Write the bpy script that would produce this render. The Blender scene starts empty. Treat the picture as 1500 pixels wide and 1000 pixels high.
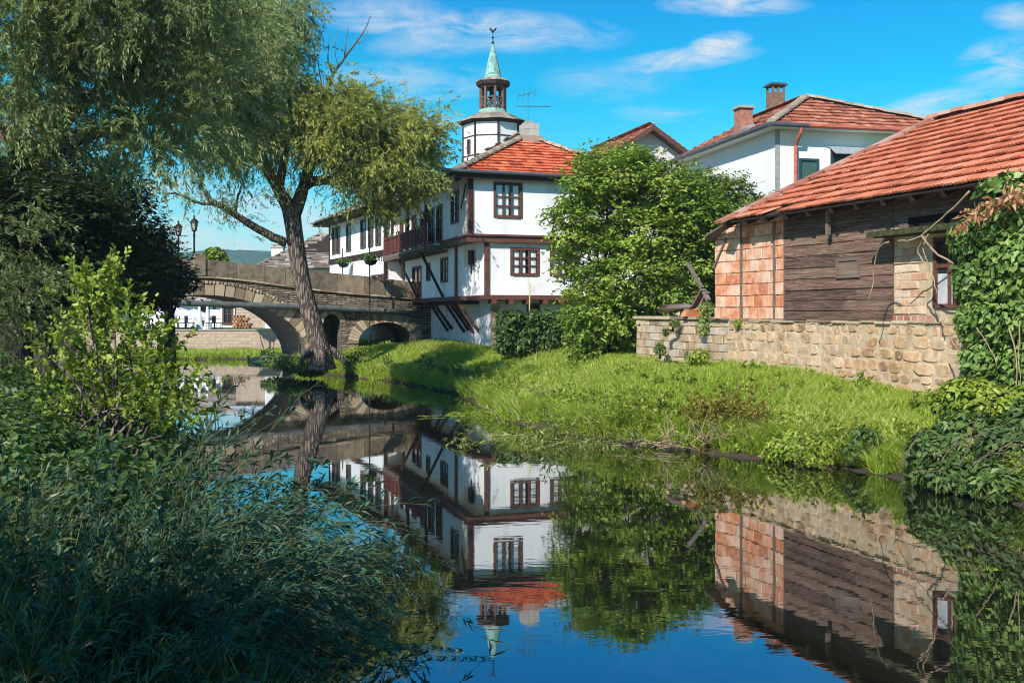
import bpy, math, random
import numpy as np
from mathutils import Vector
random.seed(7)
RNG = np.random.default_rng(11)
SC = bpy.context.scene
COL = SC.collection
EYE = 2.6            # eye height over the water (z = 0)
FPX = 1500.0
HOR = 458.0

def W(px, py, Y):
    """the place at depth Y that a sight line meets (survey of the photograph)"""
    return ((px - 750) / FPX * Y, Y, EYE - (py - HOR) / FPX * Y)

def nrm(v):
    l = math.sqrt(sum(c * c for c in v)) or 1.0
    return tuple(c / l for c in v)
def add(a, b, s=1.0): return (a[0] + b[0] * s, a[1] + b[1] * s, a[2] + b[2] * s)
def sub(a, b): return (a[0] - b[0], a[1] - b[1], a[2] - b[2])
def cross(a, b): return (a[1]*b[2]-a[2]*b[1], a[2]*b[0]-a[0]*b[2], a[0]*b[1]-a[1]*b[0])
def dot(a, b): return a[0]*b[0] + a[1]*b[1] + a[2]*b[2]
def lerp(a, b, t): return tuple(a[i] + (b[i] - a[i]) * t for i in range(len(a)))

class Frame:
    """a vertical plane: origin, direction along it, outward normal (plan view)"""
    def __init__(s, o, a, n):
        l = math.hypot(*a); s.a = (a[0]/l, a[1]/l)
        l = math.hypot(*n); s.n = (n[0]/l, n[1]/l)
        s.o = o
    def p(s, u, w, z):
        return (s.o[0] + s.a[0]*u + s.n[0]*w, s.o[1] + s.a[1]*u + s.n[1]*w, z)
    def uz(s, px, py=HOR, w=0.0):
        k = (px - 750) / FPX
        ox = s.o[0] + s.n[0]*w; oy = s.o[1] + s.n[1]*w
        u = (k*oy - ox) / (s.a[0] - k*s.a[1])
        Y = oy + s.a[1]*u
        return u, EYE - (py - HOR)/FPX*Y
    def u(s, px, w=0.0): return s.uz(px, HOR, w)[0]

# ---------------------------------------------------------------- objects
def empty(name, loc=(0, 0, 0)):
    o = bpy.data.objects.new(name, None); COL.objects.link(o)
    o.location = loc; o.empty_display_size = 0.2
    return o
def tag(o, label=None, cat=None, group=None, kind=None):
    if label: o['label'] = label
    if cat: o['category'] = cat
    if group: o['group'] = group
    if kind: o['kind'] = kind
    return o
def thing(name, loc, label, cat, group=None):
    return tag(empty(name, loc), label, cat, group)
def top_loc(o):
    while o.parent: o = o.parent
    return o.location
def copy_tree(o, parent=None):
    c = o.copy(); COL.objects.link(c)
    if parent: c.parent = parent
    for ch in [x for x in KIDS.get(o.name, [])]:
        d = copy_tree(ch, c)
    return c
KIDS = {}
def link(o, parent):
    COL.objects.link(o)
    if parent is not None:
        o.parent = parent
        KIDS.setdefault(parent.name, []).append(o)
    return o

class MB:
    def __init__(s): s.v = []; s.f = []; s.r = []; s.rnd = 0.5
    def poly(s, *pts):
        n = len(s.v); s.v.extend(pts); s.f.append(tuple(range(n, n + len(pts)))); s.r.append(s.rnd)
    def hexa(s, p):
        """p: 8 corners, bottom ring then top ring"""
        n = len(s.v); s.v.extend(p)
        for q in ((0,3,2,1),(4,5,6,7),(0,1,5,4),(1,2,6,5),(2,3,7,6),(3,0,4,7)):
            s.f.append(tuple(n+i for i in q)); s.r.append(s.rnd)
    def box(s, c, ax, ay, az):
        P = []
        for z in (-1, 1):
            for x, y in ((-1,-1),(1,-1),(1,1),(-1,1)):
                P.append(tuple(c[i] + ax[i]*x + ay[i]*y + az[i]*z for i in range(3)))
        s.hexa(P)
    def fbox(s, F, u0, u1, w0, w1, z0, z1):
        s.hexa([F.p(u0,w1,z0),F.p(u1,w1,z0),F.p(u1,w0,z0),F.p(u0,w0,z0),
                F.p(u0,w1,z1),F.p(u1,w1,z1),F.p(u1,w0,z1),F.p(u0,w0,z1)])
    def bar(s, p, q, a, b, up=(0,0,1)):
        d = nrm(sub(q, p)); x = cross(d, up)
        if dot(x, x) < 1e-6: x = cross(d, (1,0,0))
        x = nrm(x); y = cross(x, d)
        c = lerp(p, q, .5); h = math.dist(p, q)/2
        s.box(c, tuple(k*a/2 for k in x), tuple(k*h for k in d), tuple(k*b/2 for k in y))
    def tube(s, pts, rad, n=8, cap=True):
        m = len(pts)
        if not hasattr(rad, '__len__'): rad = [rad]*m
        base = len(s.v); ref = (0.3, 0.9, 0.2)
        for i in range(m):
            d = nrm(sub(pts[min(i+1, m-1)], pts[max(i-1, 0)]))
            x = cross(d, ref)
            if dot(x, x) < 1e-4: x = cross(d, (1, 0, 0))
            x = nrm(x); y = cross(d, x)
            for k in range(n):
                t = 2*math.pi*k/n
                s.v.append(tuple(pts[i][j] + rad[i]*(x[j]*math.cos(t) + y[j]*math.sin(t)) for j in range(3)))
        for i in range(m-1):
            for k in range(n):
                a = base+i*n+k; b = base+i*n+(k+1) % n
                s.f.append((a, b, b+n, a+n)); s.r.append(s.rnd)
        if cap:
            s.f.append(tuple(base+k for k in range(n))[::-1]); s.r.append(s.rnd)
            s.f.append(tuple(base+(m-1)*n+k for k in range(n))); s.r.append(s.rnd)
    def lathe(s, c, prof, n=16, rot=0.0):
        base = len(s.v)
        for r, z in prof:
            for k in range(n):
                t = 2*math.pi*k/n + rot
                s.v.append((c[0]+r*math.cos(t), c[1]+r*math.sin(t), c[2]+z))
        for i in range(len(prof)-1):
            for k in range(n):
                a = base+i*n+k; b = base+i*n+(k+1) % n
                s.f.append((a, b, b+n, a+n)); s.r.append(s.rnd)
    def build(s, name, mat, parent=None, smooth=False, loc=None):
        off = Vector(loc) if loc is not None else (top_loc(parent) if parent is not None else Vector((0,0,0)))
        V = np.array(s.v, dtype=np.float64).reshape(-1, 3) - np.array(off)
        me = bpy.data.meshes.new(name)
        me.from_pydata(V.tolist(), [], s.f)
        # metre-true UVs, one plane per face
        n = len(me.polygons)
        nor = np.zeros(n*3); me.polygons.foreach_get('normal', nor); nor = nor.reshape(-1, 3)
        lt = np.zeros(n, dtype=np.int32); me.polygons.foreach_get('loop_total', lt)
        vi = np.zeros(len(me.loops), dtype=np.int32); me.loops.foreach_get('vertex_index', vi)
        T = np.stack([-nor[:, 1], nor[:, 0], np.zeros(n)], 1)
        flat = np.linalg.norm(T, axis=1) < .08
        T[flat] = (1, 0, 0)
        T /= np.linalg.norm(T, axis=1)[:, None]
        B = np.cross(nor, T)
        fi = np.repeat(np.arange(n), lt)
        P = (V + np.array(off))[vi]
        uv = np.stack([(P*T[fi]).sum(1), (P*B[fi]).sum(1)], 1).astype(np.float32)
        L = me.uv_layers.new(name='UVMap'); L.data.foreach_set('uv', uv.ravel())
        at = me.attributes.new('rnd', 'FLOAT', 'FACE'); at.data.foreach_set('value', np.array(s.r, dtype=np.float32))
        if smooth: me.polygons.foreach_set('use_smooth', [True]*n)
        me.materials.append(mat)
        o = bpy.data.objects.new(name, me)
        link(o, parent)
        if parent is None: o.location = off
        return o

def np_mesh(name, V, F, mat, parent=None, rnd=None, smooth=False, loc=None):
    """V (n,3) world, F (m,k) all of one size"""
    off = np.array(loc if loc is not None else (top_loc(parent) if parent is not None else (0,0,0)), dtype=np.float64)
    V = np.asarray(V, dtype=np.float64) - off
    F = np.asarray(F, dtype=np.int32); m, k = F.shape
    me = bpy.data.meshes.new(name)
    me.vertices.add(len(V)); me.vertices.foreach_set('co', V.astype(np.float32).ravel())
    me.loops.add(m*k); me.loops.foreach_set('vertex_index', F.ravel())
    me.polygons.add(m); me.polygons.foreach_set('loop_start', np.arange(0, m*k, k, dtype=np.int32))
    me.update(calc_edges=True)
    if rnd is not None:
        at = me.attributes.new('rnd', 'FLOAT', 'FACE'); at.data.foreach_set('value', np.asarray(rnd, dtype=np.float32))
    me.polygons.foreach_set('use_smooth', [bool(smooth)]*m)
    me.materials.append(mat)
    o = bpy.data.objects.new(name, me); link(o, parent)
    if parent is None: o.location = off
    return o

# ---------------------------------------------------------------- materials
class NT:
    def __init__(s, name):
        s.m = bpy.data.materials.new(name); s.m.use_nodes = True
        s.t = s.m.node_tree; s.b = s.t.nodes['Principled BSDF']; s.out = s.t.nodes['Material Output']
        s.b.inputs['Roughness'].default_value = .85
        s.b.inputs['Specular IOR Level'].default_value = .25
    def n(s, kind, **kw):
        x = s.t.nodes.new(kind)
        for k, v in kw.items(): setattr(x, k, v)
        return x
    def l(s, a, b): s.t.links.new(a, b)
    def set(s, sock, v):
        if hasattr(v, 'is_output') or isinstance(v, bpy.types.NodeSocket): s.l(v, sock)
        else: sock.default_value = v
    def uv(s): return s.n('ShaderNodeUVMap', uv_map='UVMap').outputs[0]
    def obj(s): return s.n('ShaderNodeTexCoord').outputs['Object']
    def geo(s): return s.n('ShaderNodeNewGeometry').outputs['Position']
    def map(s, v, sc=(1,1,1), loc=(0,0,0)):
        x = s.n('ShaderNodeMapping'); s.l(v, x.inputs[0]); x.inputs['Scale'].default_value = sc; x.inputs['Location'].default_value = loc
        return x.outputs[0]
    def noise(s, v, scale, detail=4, rough=.55, dist=0):
        x = s.n('ShaderNodeTexNoise'); s.l(v, x.inputs['Vector'])
        x.inputs['Scale'].default_value = scale; x.inputs['Detail'].default_value = detail
        x.inputs['Roughness'].default_value = rough; x.inputs['Distortion'].default_value = dist
        return x.outputs['Fac'], x.outputs['Color']
    def rnd(s): return s.n('ShaderNodeAttribute', attribute_name='rnd').outputs['Fac']
    def ramp(s, f, stops, interp='LINEAR'):
        x = s.n('ShaderNodeValToRGB'); s.l(f, x.inputs[0]); e = x.color_ramp.elements
        x.color_ramp.interpolation = interp
        while len(e) > 1: e.remove(e[-1])
        for i, (p, c) in enumerate(stops):
            q = e[0] if i == 0 else e.new(p)
            q.position = p
            q.color = (c, c, c, 1) if not hasattr(c, '__len__') else (*c, 1)
        return x.outputs[0]
    def mix(s, f, a, b, mode='MIX'):
        x = s.n('ShaderNodeMix', data_type='RGBA', blend_type=mode)
        s.set(x.inputs[0], f)
        for sock, v in ((x.inputs[6], a), (x.inputs[7], b)):
            if isinstance(v, (tuple, list)): sock.default_value = (*v, 1) if len(v) == 3 else v
            else: s.l(v, sock)
        return x.outputs[2]
    def math(s, op, a, b=0.0):
        x = s.n('ShaderNodeMath', operation=op); s.set(x.inputs[0], a); s.set(x.inputs[1], b)
        return x.outputs[0]
    def col(s, c):
        if isinstance(c, (tuple, list)): s.b.inputs['Base Color'].default_value = (*c, 1)
        else: s.l(c, s.b.inputs['Base Color'])
    def bump(s, h, st=.5, d=.02):
        x = s.n('ShaderNodeBump'); x.inputs['Strength'].default_value = st; x.inputs['Distance'].default_value = d
        s.l(h, x.inputs['Height']); s.l(x.outputs[0], s.b.inputs['Normal'])
    def brick(s, v, c1, c2, mo, w, h, mortar=.012, offset=.5, bias=0.0, smooth=.1, sq=1.0):
        x = s.n('ShaderNodeTexBrick'); s.l(v, x.inputs['Vector'])
        x.offset = offset; x.squash = sq
        for k, q in (('Color1', c1), ('Color2', c2), ('Mortar', mo)):
            if isinstance(q, (tuple, list)): x.inputs[k].default_value = (*q, 1)
            else: s.l(q, x.inputs[k])
        x.inputs['Scale'].default_value = 1; x.inputs['Brick Width'].default_value = w; x.inputs['Row Height'].default_value = h
        x.inputs['Mortar Size'].default_value = mortar; x.inputs['Mortar Smooth'].default_value = smooth; x.inputs['Bias'].default_value = bias
        return x.outputs['Color'], x.outputs['Fac']
    def warp(s, v, scale, amt):
        f, c = s.noise(v, scale, 2)
        q = s.n('ShaderNodeVectorMath', operation='SUBTRACT'); s.l(c, q.inputs[0]); q.inputs[1].default_value = (.5,.5,.5)
        w = s.n('ShaderNodeVectorMath', operation='SCALE'); s.l(q.outputs[0], w.inputs[0]); w.inputs['Scale'].default_value = amt
        a = s.n('ShaderNodeVectorMath', operation='ADD'); s.l(v, a.inputs[0]); s.l(w.outputs[0], a.inputs[1])
        return a.outputs[0]

def m_simple(name, c, rough=.8, var=.25, scale=3.0, bump=.2, metal=0.0):
    t = NT(name); f, _ = t.noise(t.geo(), scale, 5)
    k = t.ramp(f, [(.3, 1-var), (.7, 1+var)])
    t.col(t.mix(1.0, c, k, 'MULTIPLY')); t.b.inputs['Roughness'].default_value = rough
    t.b.inputs['Metallic'].default_value = metal
    f2, _ = t.noise(t.geo(), scale*12, 3)
    t.bump(f2, bump, .01)
    return t.m

def m_plaster(name, c, dirt=(.5,.45,.38), amt=.5):
    t = NT(name); g = t.geo()
    f, _ = t.noise(g, .9, 6, .65)
    st, _ = t.noise(t.map(g, (1.6, 1.6, .16)), 1.5, 5, .6)      # rain streaks
    m = t.math('MULTIPLY', t.ramp(f, [(.5, 0), (.78, 1)]), amt)
    m2 = t.math('MULTIPLY', t.ramp(st, [(.56, 0), (.8, 1)]), amt)
    cc = t.mix(m, c, dirt); cc = t.mix(m2, cc, dirt)
    t.col(cc); t.b.inputs['Roughness'].default_value = .9
    f2, _ = t.noise(g, 9, 6, .6); t.bump(f2, .35, .02)
    return t.m

def m_wood(name, stops, rough=.75, stretch=(.5, .5, 9), use_uv=False, bump=.6):
    t = NT(name)
    v = t.uv() if use_uv else t.geo()
    g = t.map(v, stretch)
    f, _ = t.noise(g, 2.2, 8, .65, .4)
    r = t.rnd()
    k = t.math('ADD', t.math('MULTIPLY', f, .75), t.math('MULTIPLY', t.math('SUBTRACT', r, .5), .45))
    t.col(t.ramp(k, stops)); t.b.inputs['Roughness'].default_value = rough
    t.bump(f, bump, .012)
    return t.m

def m_leaf(name, stops, trans=.35, gloss=.3, tcol=(1.25, 1.2, .55), rough=.45):
    t = NT(name); r = t.rnd()
    c = t.ramp(r, stops)
    t.col(c); t.b.inputs['Roughness'].default_value = rough; t.b.inputs['Specular IOR Level'].default_value = gloss
    tr = t.n('ShaderNodeBsdfTranslucent'); t.l(t.mix(1.0, c, tcol, 'MULTIPLY'), tr.inputs[0])
    mx = t.n('ShaderNodeMixShader'); mx.inputs[0].default_value = trans
    t.l(t.b.outputs[0], mx.inputs[1]); t.l(tr.outputs[0], mx.inputs[2]); t.l(mx.outputs[0], t.out.inputs[0])
    return t.m

def m_bark(name, c1, c2, sc=(3, 3, .5)):
    t = NT(name); g = t.map(t.geo(), sc)
    f, _ = t.noise(g, 3.0, 8, .7, .6)
    vo = t.n('ShaderNodeTexVoronoi', feature='DISTANCE_TO_EDGE'); t.l(g, vo.inputs['Vector']); vo.inputs['Scale'].default_value = 3.5
    e = t.ramp(vo.outputs['Distance'], [(0, 0), (.25, 1)])
    h = t.math('MULTIPLY', e, f)
    t.col(t.ramp(h, [(.1, c1), (.55, c2)])); t.b.inputs['Roughness'].default_value = .95
    t.bump(h, 1.0, .06)
    return t.m

M = {}
M['plaster'] = m_plaster('white_plaster', (.82, .81, .78), (.46, .43, .38), .6)
M['plaster_base'] = m_plaster('worn_plaster', (.66, .66, .66), (.28, .24, .2), .9)
M['plaster_house'] = m_plaster('cream_plaster', (.78, .77, .72), (.5, .47, .42), .25)
M['timber'] = m_wood('red_brown_timber', [(.2, (.07, .03, .021)), (.5, (.16, .07, .05)), (.8, (.28, .14, .1))], .6)
M['timber_dark'] = m_wood('dark_timber', [(.2, (.02, .012, .009)), (.5, (.05, .03, .022)), (.8, (.1, .065, .05))], .8)
M['timber_grey'] = m_wood('weathered_timber', [(.2, (.09, .07, .055)), (.5, (.2, .155, .125)), (.8, (.34, .28, .23))], .85)
M['lantern_wood'] = m_wood('lantern_timber', [(.2, (.09, .05, .04)), (.5, (.2, .12, .095)), (.8, (.3, .2, .16))], .8)

def m_boards():
    t = NT('old_board_cladding'); uv = t.uv()
    f, _ = t.noise(t.map(uv, (.7, 11, 1)), 2.4, 12, .78, 1.0)
    cr, _ = t.noise(t.map(uv, (.5, 26, 1)), 1.7, 6, .6, .6)
    big, _ = t.noise(t.map(uv, (.6, 1.3, 1)), 1.3, 5, .65)
    sz = t.n('ShaderNodeSeparateXYZ'); t.l(uv, sz.inputs[0]); big = t.math('ADD', big, t.math('MULTIPLY', t.math('SUBTRACT', 3.1, sz.outputs['Y']), .13))
    r = t.rnd()
    k = t.math('ADD', f, t.math('MULTIPLY', t.math('SUBTRACT', r, .5), .13))
    dark = t.ramp(k, [(.3, (.018, .012, .009)), (.43, (.085, .05, .036)), (.55, (.19, .115, .08)), (.7, (.36, .25, .18))])
    grey = t.ramp(k, [(.3, (.025, .021, .018)), (.43, (.14, .12, .1)), (.55, (.3, .265, .23)), (.7, (.48, .44, .39))])
    c = t.mix(t.ramp(big, [(.47, 0), (.62, 1)]), dark, grey)
    c = t.mix(t.ramp(cr, [(.34, .9), (.42, 0)]), c, (.008, .006, .005))
    t.col(c); t.b.inputs['Roughness'].default_value = .85
    t.bump(t.math('ADD', f, t.math('MULTIPLY', cr, .6)), 1.0, .02)
    return t.m
M['boards'] = m_boards()

def m_tile(name, stops, lich=(.42, .36, .27), lam=.5):
    t = NT(name); r = t.rnd(); g = t.geo()
    f, _ = t.noise(g, 1.1, 4, .6)
    k = t.math('ADD', t.math('MULTIPLY', r, .55), t.math('MULTIPLY', f, .45))
    c = t.ramp(k, stops)
    s, _ = t.noise(g, 5.0, 7, .75)
    c = t.mix(t.math('MULTIPLY', t.ramp(s, [(.56, 0), (.7, 1)]), lam), c, lich)
    s2, _ = t.noise(g, 14, 4, .7)
    c = t.mix(t.ramp(s2, [(.66, 0), (.76, .5)]), c, (.1, .06, .04))
    t.col(c); t.b.inputs['Roughness'].default_value = .8
    f2, _ = t.noise(g, 30, 3); t.bump(f2, .35, .01)
    return t.m
M['tile_barn'] = m_tile('barn_roof_tile', [(.2, (.3, .085, .045)), (.5, (.5, .15, .075)), (.8, (.6, .23, .13))], (.5, .32, .22), .4)
M['tile_red'] = m_tile('orange_roof_tile', [(.25, (.4, .075, .03)), (.5, (.58, .13, .05)), (.75, (.66, .2, .09))], (.45, .3, .2), .3)
M['tile_old'] = m_tile('faded_roof_tile', [(.25, (.2, .065, .04)), (.5, (.34, .115, .065)), (.75, (.46, .2, .12))], (.38, .28, .2), .5)
M['ridge'] = m_tile('ridge_mortar', [(.25, (.24, .17, .12)), (.5, (.34, .26, .19)), (.75, (.4, .32, .24))], (.3, .25, .2), .6)
M['ridge_red'] = m_tile('ridge_tile_red', [(.25, (.34, .13, .08)), (.5, (.45, .2, .13)), (.75, (.5, .3, .22))], (.42, .34, .27), .6)
M['slab'] = m_tile('stone_roof_slab', [(.2, (.13, .105, .08)), (.5, (.27, .22, .165)), (.8, (.42, .355, .28))], (.2, .17, .08), .45)

def m_bricks(name, c1, c2, mo, w, h, mortar, var=.3, warm=(.5,.4,.33), wp=.02):
    t = NT(name); v = t.warp(t.uv(), 3.0, wp)
    col, fac = t.brick(v, c1, c2, mo, w, h, mortar, .5, 0.0)
    f, _ = t.noise(t.uv(), 4.0, 6, .65)
    k = t.ramp(f, [(.3, 1-var), (.7, 1+var)])
    c = t.mix(1.0, col, k, 'MULTIPLY')
    f3, _ = t.noise(t.uv(), .8, 4, .6)
    c = t.mix(t.math('MULTIPLY', t.ramp(f3, [(.5, 0), (.75, 1)]), .45), c, warm)
    t.col(c); t.b.inputs['Roughness'].default_value = .9
    h_ = t.math('SUBTRACT', t.math('MULTIPLY', f, .5), t.math('MULTIPLY', fac, .9))
    t.bump(h_, .9, .025)
    return t.m
M['brick_block'] = m_bricks('hollow_clay_block', (.5, .125, .045), (.53, .26, .13), (.24, .15, .1), .4, .285, .012, .32, (.5, .3, .23))
M['brick_pale'] = m_bricks('pale_brick', (.46, .25, .15), (.5, .35, .24), (.42, .34, .27), .48, .17, .018, .2, (.6, .48, .36))
M['brick_chimney'] = m_bricks('chimney_brick', (.48, .15, .08), (.36, .12, .07), (.3, .22, .17), .3, .095, .014, .25, (.4, .2, .13))
M['brick_brown'] = m_bricks('brown_chimney_brick', (.2, .09, .06), (.28, .15, .08), (.2, .15, .12), .3, .095, .014, .25, (.3, .2, .1))
M['bridge_stone'] = m_bricks('bridge_stone', (.36, .285, .2), (.13, .105, .08), (.04, .033, .026), .46, .1, .018, .7, (.26, .205, .145), .14)
M['ashlar'] = m_bricks('ashlar_stone', (.46, .37, .26), (.36, .33, .29), (.3, .23, .16), .62, .23, .012, .35, (.5, .36, .22))
M['retain'] = m_bricks('retaining_stone', (.46, .35, .26), (.38, .29, .22), (.36, .27, .2), .5, .2, .014, .25, (.45, .34, .24))

def m_rubble():
    t = NT('rubble_stone'); uv = t.warp(t.warp(t.uv(), 1.1, .25), 5, .07)
    g = t.map(uv, (.95, 2.3, 1))
    vo = t.n('ShaderNodeTexVoronoi', feature='F1'); t.l(g, vo.inputs['Vector']); vo.inputs['Scale'].default_value = 3.3
    ve = t.n('ShaderNodeTexVoronoi', feature='DISTANCE_TO_EDGE'); t.l(g, ve.inputs['Vector']); ve.inputs['Scale'].default_value = 3.3
    sp = t.n('ShaderNodeSeparateColor'); t.l(vo.outputs['Color'], sp.inputs[0])
    c = t.ramp(sp.outputs[0], [(0, (.18, .11, .06)), (.2, (.34, .21, .105)), (.4, (.45, .29, .15)), (.55, (.32, .26, .2)), (.7, (.47, .26, .14)), (.85, (.42, .31, .18)), (1, (.52, .4, .26))])
    f, _ = t.noise(t.uv(), 6, 8, .72); c = t.mix(1.0, c, t.ramp(f, [(.3, .65), (.7, 1.3)]), 'MULTIPLY')
    big, _ = t.noise(t.uv(), .7, 4, .6)
    mort = t.ramp(f, [(.3, (.4, .275, .17)), (.7, (.58, .44, .29))])
    e = t.math('ADD', ve.outputs['Distance'], t.math('MULTIPLY', t.math('SUBTRACT', f, .5), .16))
    ef = t.ramp(e, [(.04, 0), (.13, 1)])
    c = t.mix(ef, mort, c)
    sm = t.ramp(t.math('ADD', t.math('MULTIPLY', f, .5), t.math('MULTIPLY', big, .5)), [(.46, 0), (.58, .85)])
    c = t.mix(sm, c, mort)
    hole, _ = t.noise(t.uv(), 3.7, 2, .5); c = t.mix(t.ramp(hole, [(.71, 0), (.74, .85)]), c, (.03, .02, .015))
    t.col(c); t.b.inputs['Roughness'].default_value = .95
    t.bump(t.math('ADD', ef, t.math('MULTIPLY', f, .9)), 1.0, .04)
    return t.m
M['rubble'] = m_rubble()

def m_vous(name, stops, wr=.6, sc=4):
    t = NT(name); r = t.rnd(); f, _ = t.noise(t.geo(), sc, 9, .75)
    k = t.math('ADD', t.math('MULTIPLY', r, wr), t.math('MULTIPLY', f, 1-wr))
    t.col(t.ramp(k, stops)); t.b.inputs['Roughness'].default_value = .95; t.bump(f, .9, .03)
    return t.m
M['voussoir'] = m_vous('arch_stone', [(.2, (.2, .145, .095)), (.5, (.4, .305, .2)), (.8, (.55, .44, .3))])
M['parapet'] = m_vous('parapet_stone', [(.32, (.07, .055, .04)), (.44, (.17, .135, .095)), (.56, (.27, .21, .145)), (.7, (.4, .29, .18))], .2, 3.0)
M['stone'] = m_vous('grey_stone', [(.2, (.2, .18, .155)), (.5, (.36, .33, .29)), (.8, (.5, .46, .41))])
def m_masonry(name, stops, smear, amt=.6, sc=5, wr=.62, dirt=.5):
    t = NT(name); r = t.rnd(); g = t.geo(); f, _ = t.noise(g, sc, 10, .75); b, _ = t.noise(g, .8, 5, .65)
    k = t.math('ADD', t.math('MULTIPLY', r, wr), t.math('MULTIPLY', f, 1-wr))
    c = t.ramp(k, stops); c = t.mix(1.0, c, t.ramp(f, [(.3, .68), (.7, 1.22)]), 'MULTIPLY')
    sm = t.ramp(t.math('ADD', t.math('MULTIPLY', f, .5), t.math('MULTIPLY', b, .5)), [(.48, 0), (.62, amt)]); c = t.mix(sm, c, smear)
    d, _ = t.noise(t.map(g, (1, 1, .5)), 1.9, 7, .7); c = t.mix(t.math('MULTIPLY', t.ramp(d, [(.54, 0), (.74, 1)]), dirt), c, (.07, .055, .04))
    t.col(c); t.b.inputs['Roughness'].default_value = .95; t.bump(f, 1.0, .03); return t.m
M['clay_block'] = m_masonry('clay_block', [(.15, (.46, .13, .055)), (.38, (.6, .22, .1)), (.58, (.68, .34, .2)), (.85, (.7, .47, .34))], (.66, .49, .38), .65, 4, .55, .12)
M['pale_block'] = m_masonry('pale_brick_face', [(.12, (.4, .14, .07)), (.25, (.5, .28, .16)), (.5, (.58, .38, .24)), (.85, (.66, .5, .36))], (.62, .5, .38), .5, 5, .6, .35)
M['rubble_face'] = m_masonry('rubble_face', [(.12, (.17, .11, .07)), (.3, (.38, .22, .11)), (.48, (.5, .33, .17)), (.6, (.4, .31, .22)), (.72, (.54, .31, .16)), (.9, (.62, .46, .29))], (.6, .45, .29), .95, 5, .6, .4)
M['ashlar_face'] = m_masonry('ashlar_face', [(.15, (.27, .2, .13)), (.4, (.46, .32, .19)), (.6, (.46, .4, .32)), (.85, (.6, .45, .29))], (.56, .45, .32), .4, 4, .6, .65)
M['mortar'] = m_masonry('lime_mortar', [(.2, (.42, .3, .19)), (.8, (.6, .46, .3))], (.6, .48, .34), .4, 7, .3, .4)
M['joint'] = m_masonry('dark_joint', [(.2, (.14, .085, .055)), (.8, (.26, .17, .115))], (.3, .2, .14), .3, 7, .3, .3)
M['copper'] = m_vous('green_copper', [(.2, (.12, .27, .22)), (.5, (.22, .42, .35)), (.8, (.36, .54, .46))])
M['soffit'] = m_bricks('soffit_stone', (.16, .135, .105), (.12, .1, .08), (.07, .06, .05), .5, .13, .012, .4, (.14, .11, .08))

def m_metal(name, c, rough=.4, metal=.8):
    return m_simple(name, c, rough, .2, 8, .05, metal)
M['gutter'] = m_metal('grey_gutter', (.12, .13, .14), .45, .5)
M['copper_pipe'] = m_simple('copper_red_pipe', (.42, .12, .07), .5, .2, 4, .05)
M['iron'] = m_metal('black_iron', (.02, .02, .022), .5, .3)
M['pipe'] = m_simple('grey_pipe', (.1, .11, .105), .6, .45, 2.5, .3)
M['zinc'] = m_metal('zinc_sheet', (.5, .52, .54), .4, .5)
M['white_cloth'] = m_simple('white_canvas', (.8, .8, .8), .9, .04, 2, .05)
M['lampglass'] = m_simple('lamp_glass', (.4, .36, .3), .2, .1, 4, .0)
M['terracotta'] = m_simple('terracotta', (.45, .17, .09), .8)
M['dark'] = m_simple('painted_interior_dark', (.012, .01, .009), .9)  # near-black, standing in for the shade of rooms and the barn gap
M['blue_frame'] = m_simple('dark_blue_frame', (.03, .06, .09), .5)

def m_glass():
    t = NT('window_glass')
    gl = t.n('ShaderNodeBsdfGlossy'); gl.inputs['Roughness'].default_value = .03; gl.inputs[0].default_value = (.9, .95, 1, 1)
    tr = t.n('ShaderNodeBsdfTransparent'); tr.inputs[0].default_value = (.94, .97, .97, 1)
    lw0 = t.n('ShaderNodeLayerWeight'); lw0.inputs[0].default_value = .5; lwv = t.math('ADD', t.math('MULTIPLY', t.math('POWER', lw0.outputs['Facing'], 3.0), .6), .07)
    mx = t.n('ShaderNodeMixShader'); t.l(lwv, mx.inputs[0]); t.l(tr.outputs[0], mx.inputs[1]); t.l(gl.outputs[0], mx.inputs[2])
    t.l(mx.outputs[0], t.out.inputs[0]); return t.m
M['glass'] = m_glass()
M['curtain'] = m_simple('curtain', (.8, .8, .76), .9, .1, 3, .1)
M['dark_glass'] = m_simple('dark_glass', (.02, .03, .03), .12, .1, 3, 0)
M['green_glass'] = m_simple('greenish_glass', (.05, .1, .08), .12, .1, 3, 0)

# ---------------------------------------------------------------- walls and windows
def wall(mb, F, u0, u1, z0, z1, holes=(), w=0.0, depth=.16):
    us = sorted({u0, u1, *[c for h in holes for c in h[:2] if u0 < c < u1]})
    zs = sorted({z0, z1, *[c for h in holes for c in h[2:4] if z0 < c < z1]})
    for i in range(len(us)-1):
        for j in range(len(zs)-1):
            cu = (us[i]+us[i+1])/2; cz = (zs[j]+zs[j+1])/2
            if any(h[0] < cu < h[1] and h[2] < cz < h[3] for h in holes): continue
            mb.poly(F.p(us[i], w, zs[j]), F.p(us[i+1], w, zs[j]), F.p(us[i+1], w, zs[j+1]), F.p(us[i], w, zs[j+1]))
    for a, b, c, d in [h[:4] for h in holes]:
        e = w-depth
        mb.poly(F.p(a, w, c), F.p(a, e, c), F.p(a, e, d), F.p(a, w, d))
        mb.poly(F.p(b, w, c), F.p(b, w, d), F.p(b, e, d), F.p(b, e, c))
        mb.poly(F.p(a, w, c), F.p(b, w, c), F.p(b, e, c), F.p(a, e, c))
        mb.poly(F.p(a, w, d), F.p(a, e, d), F.p(b, e, d), F.p(b, w, d))

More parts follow.
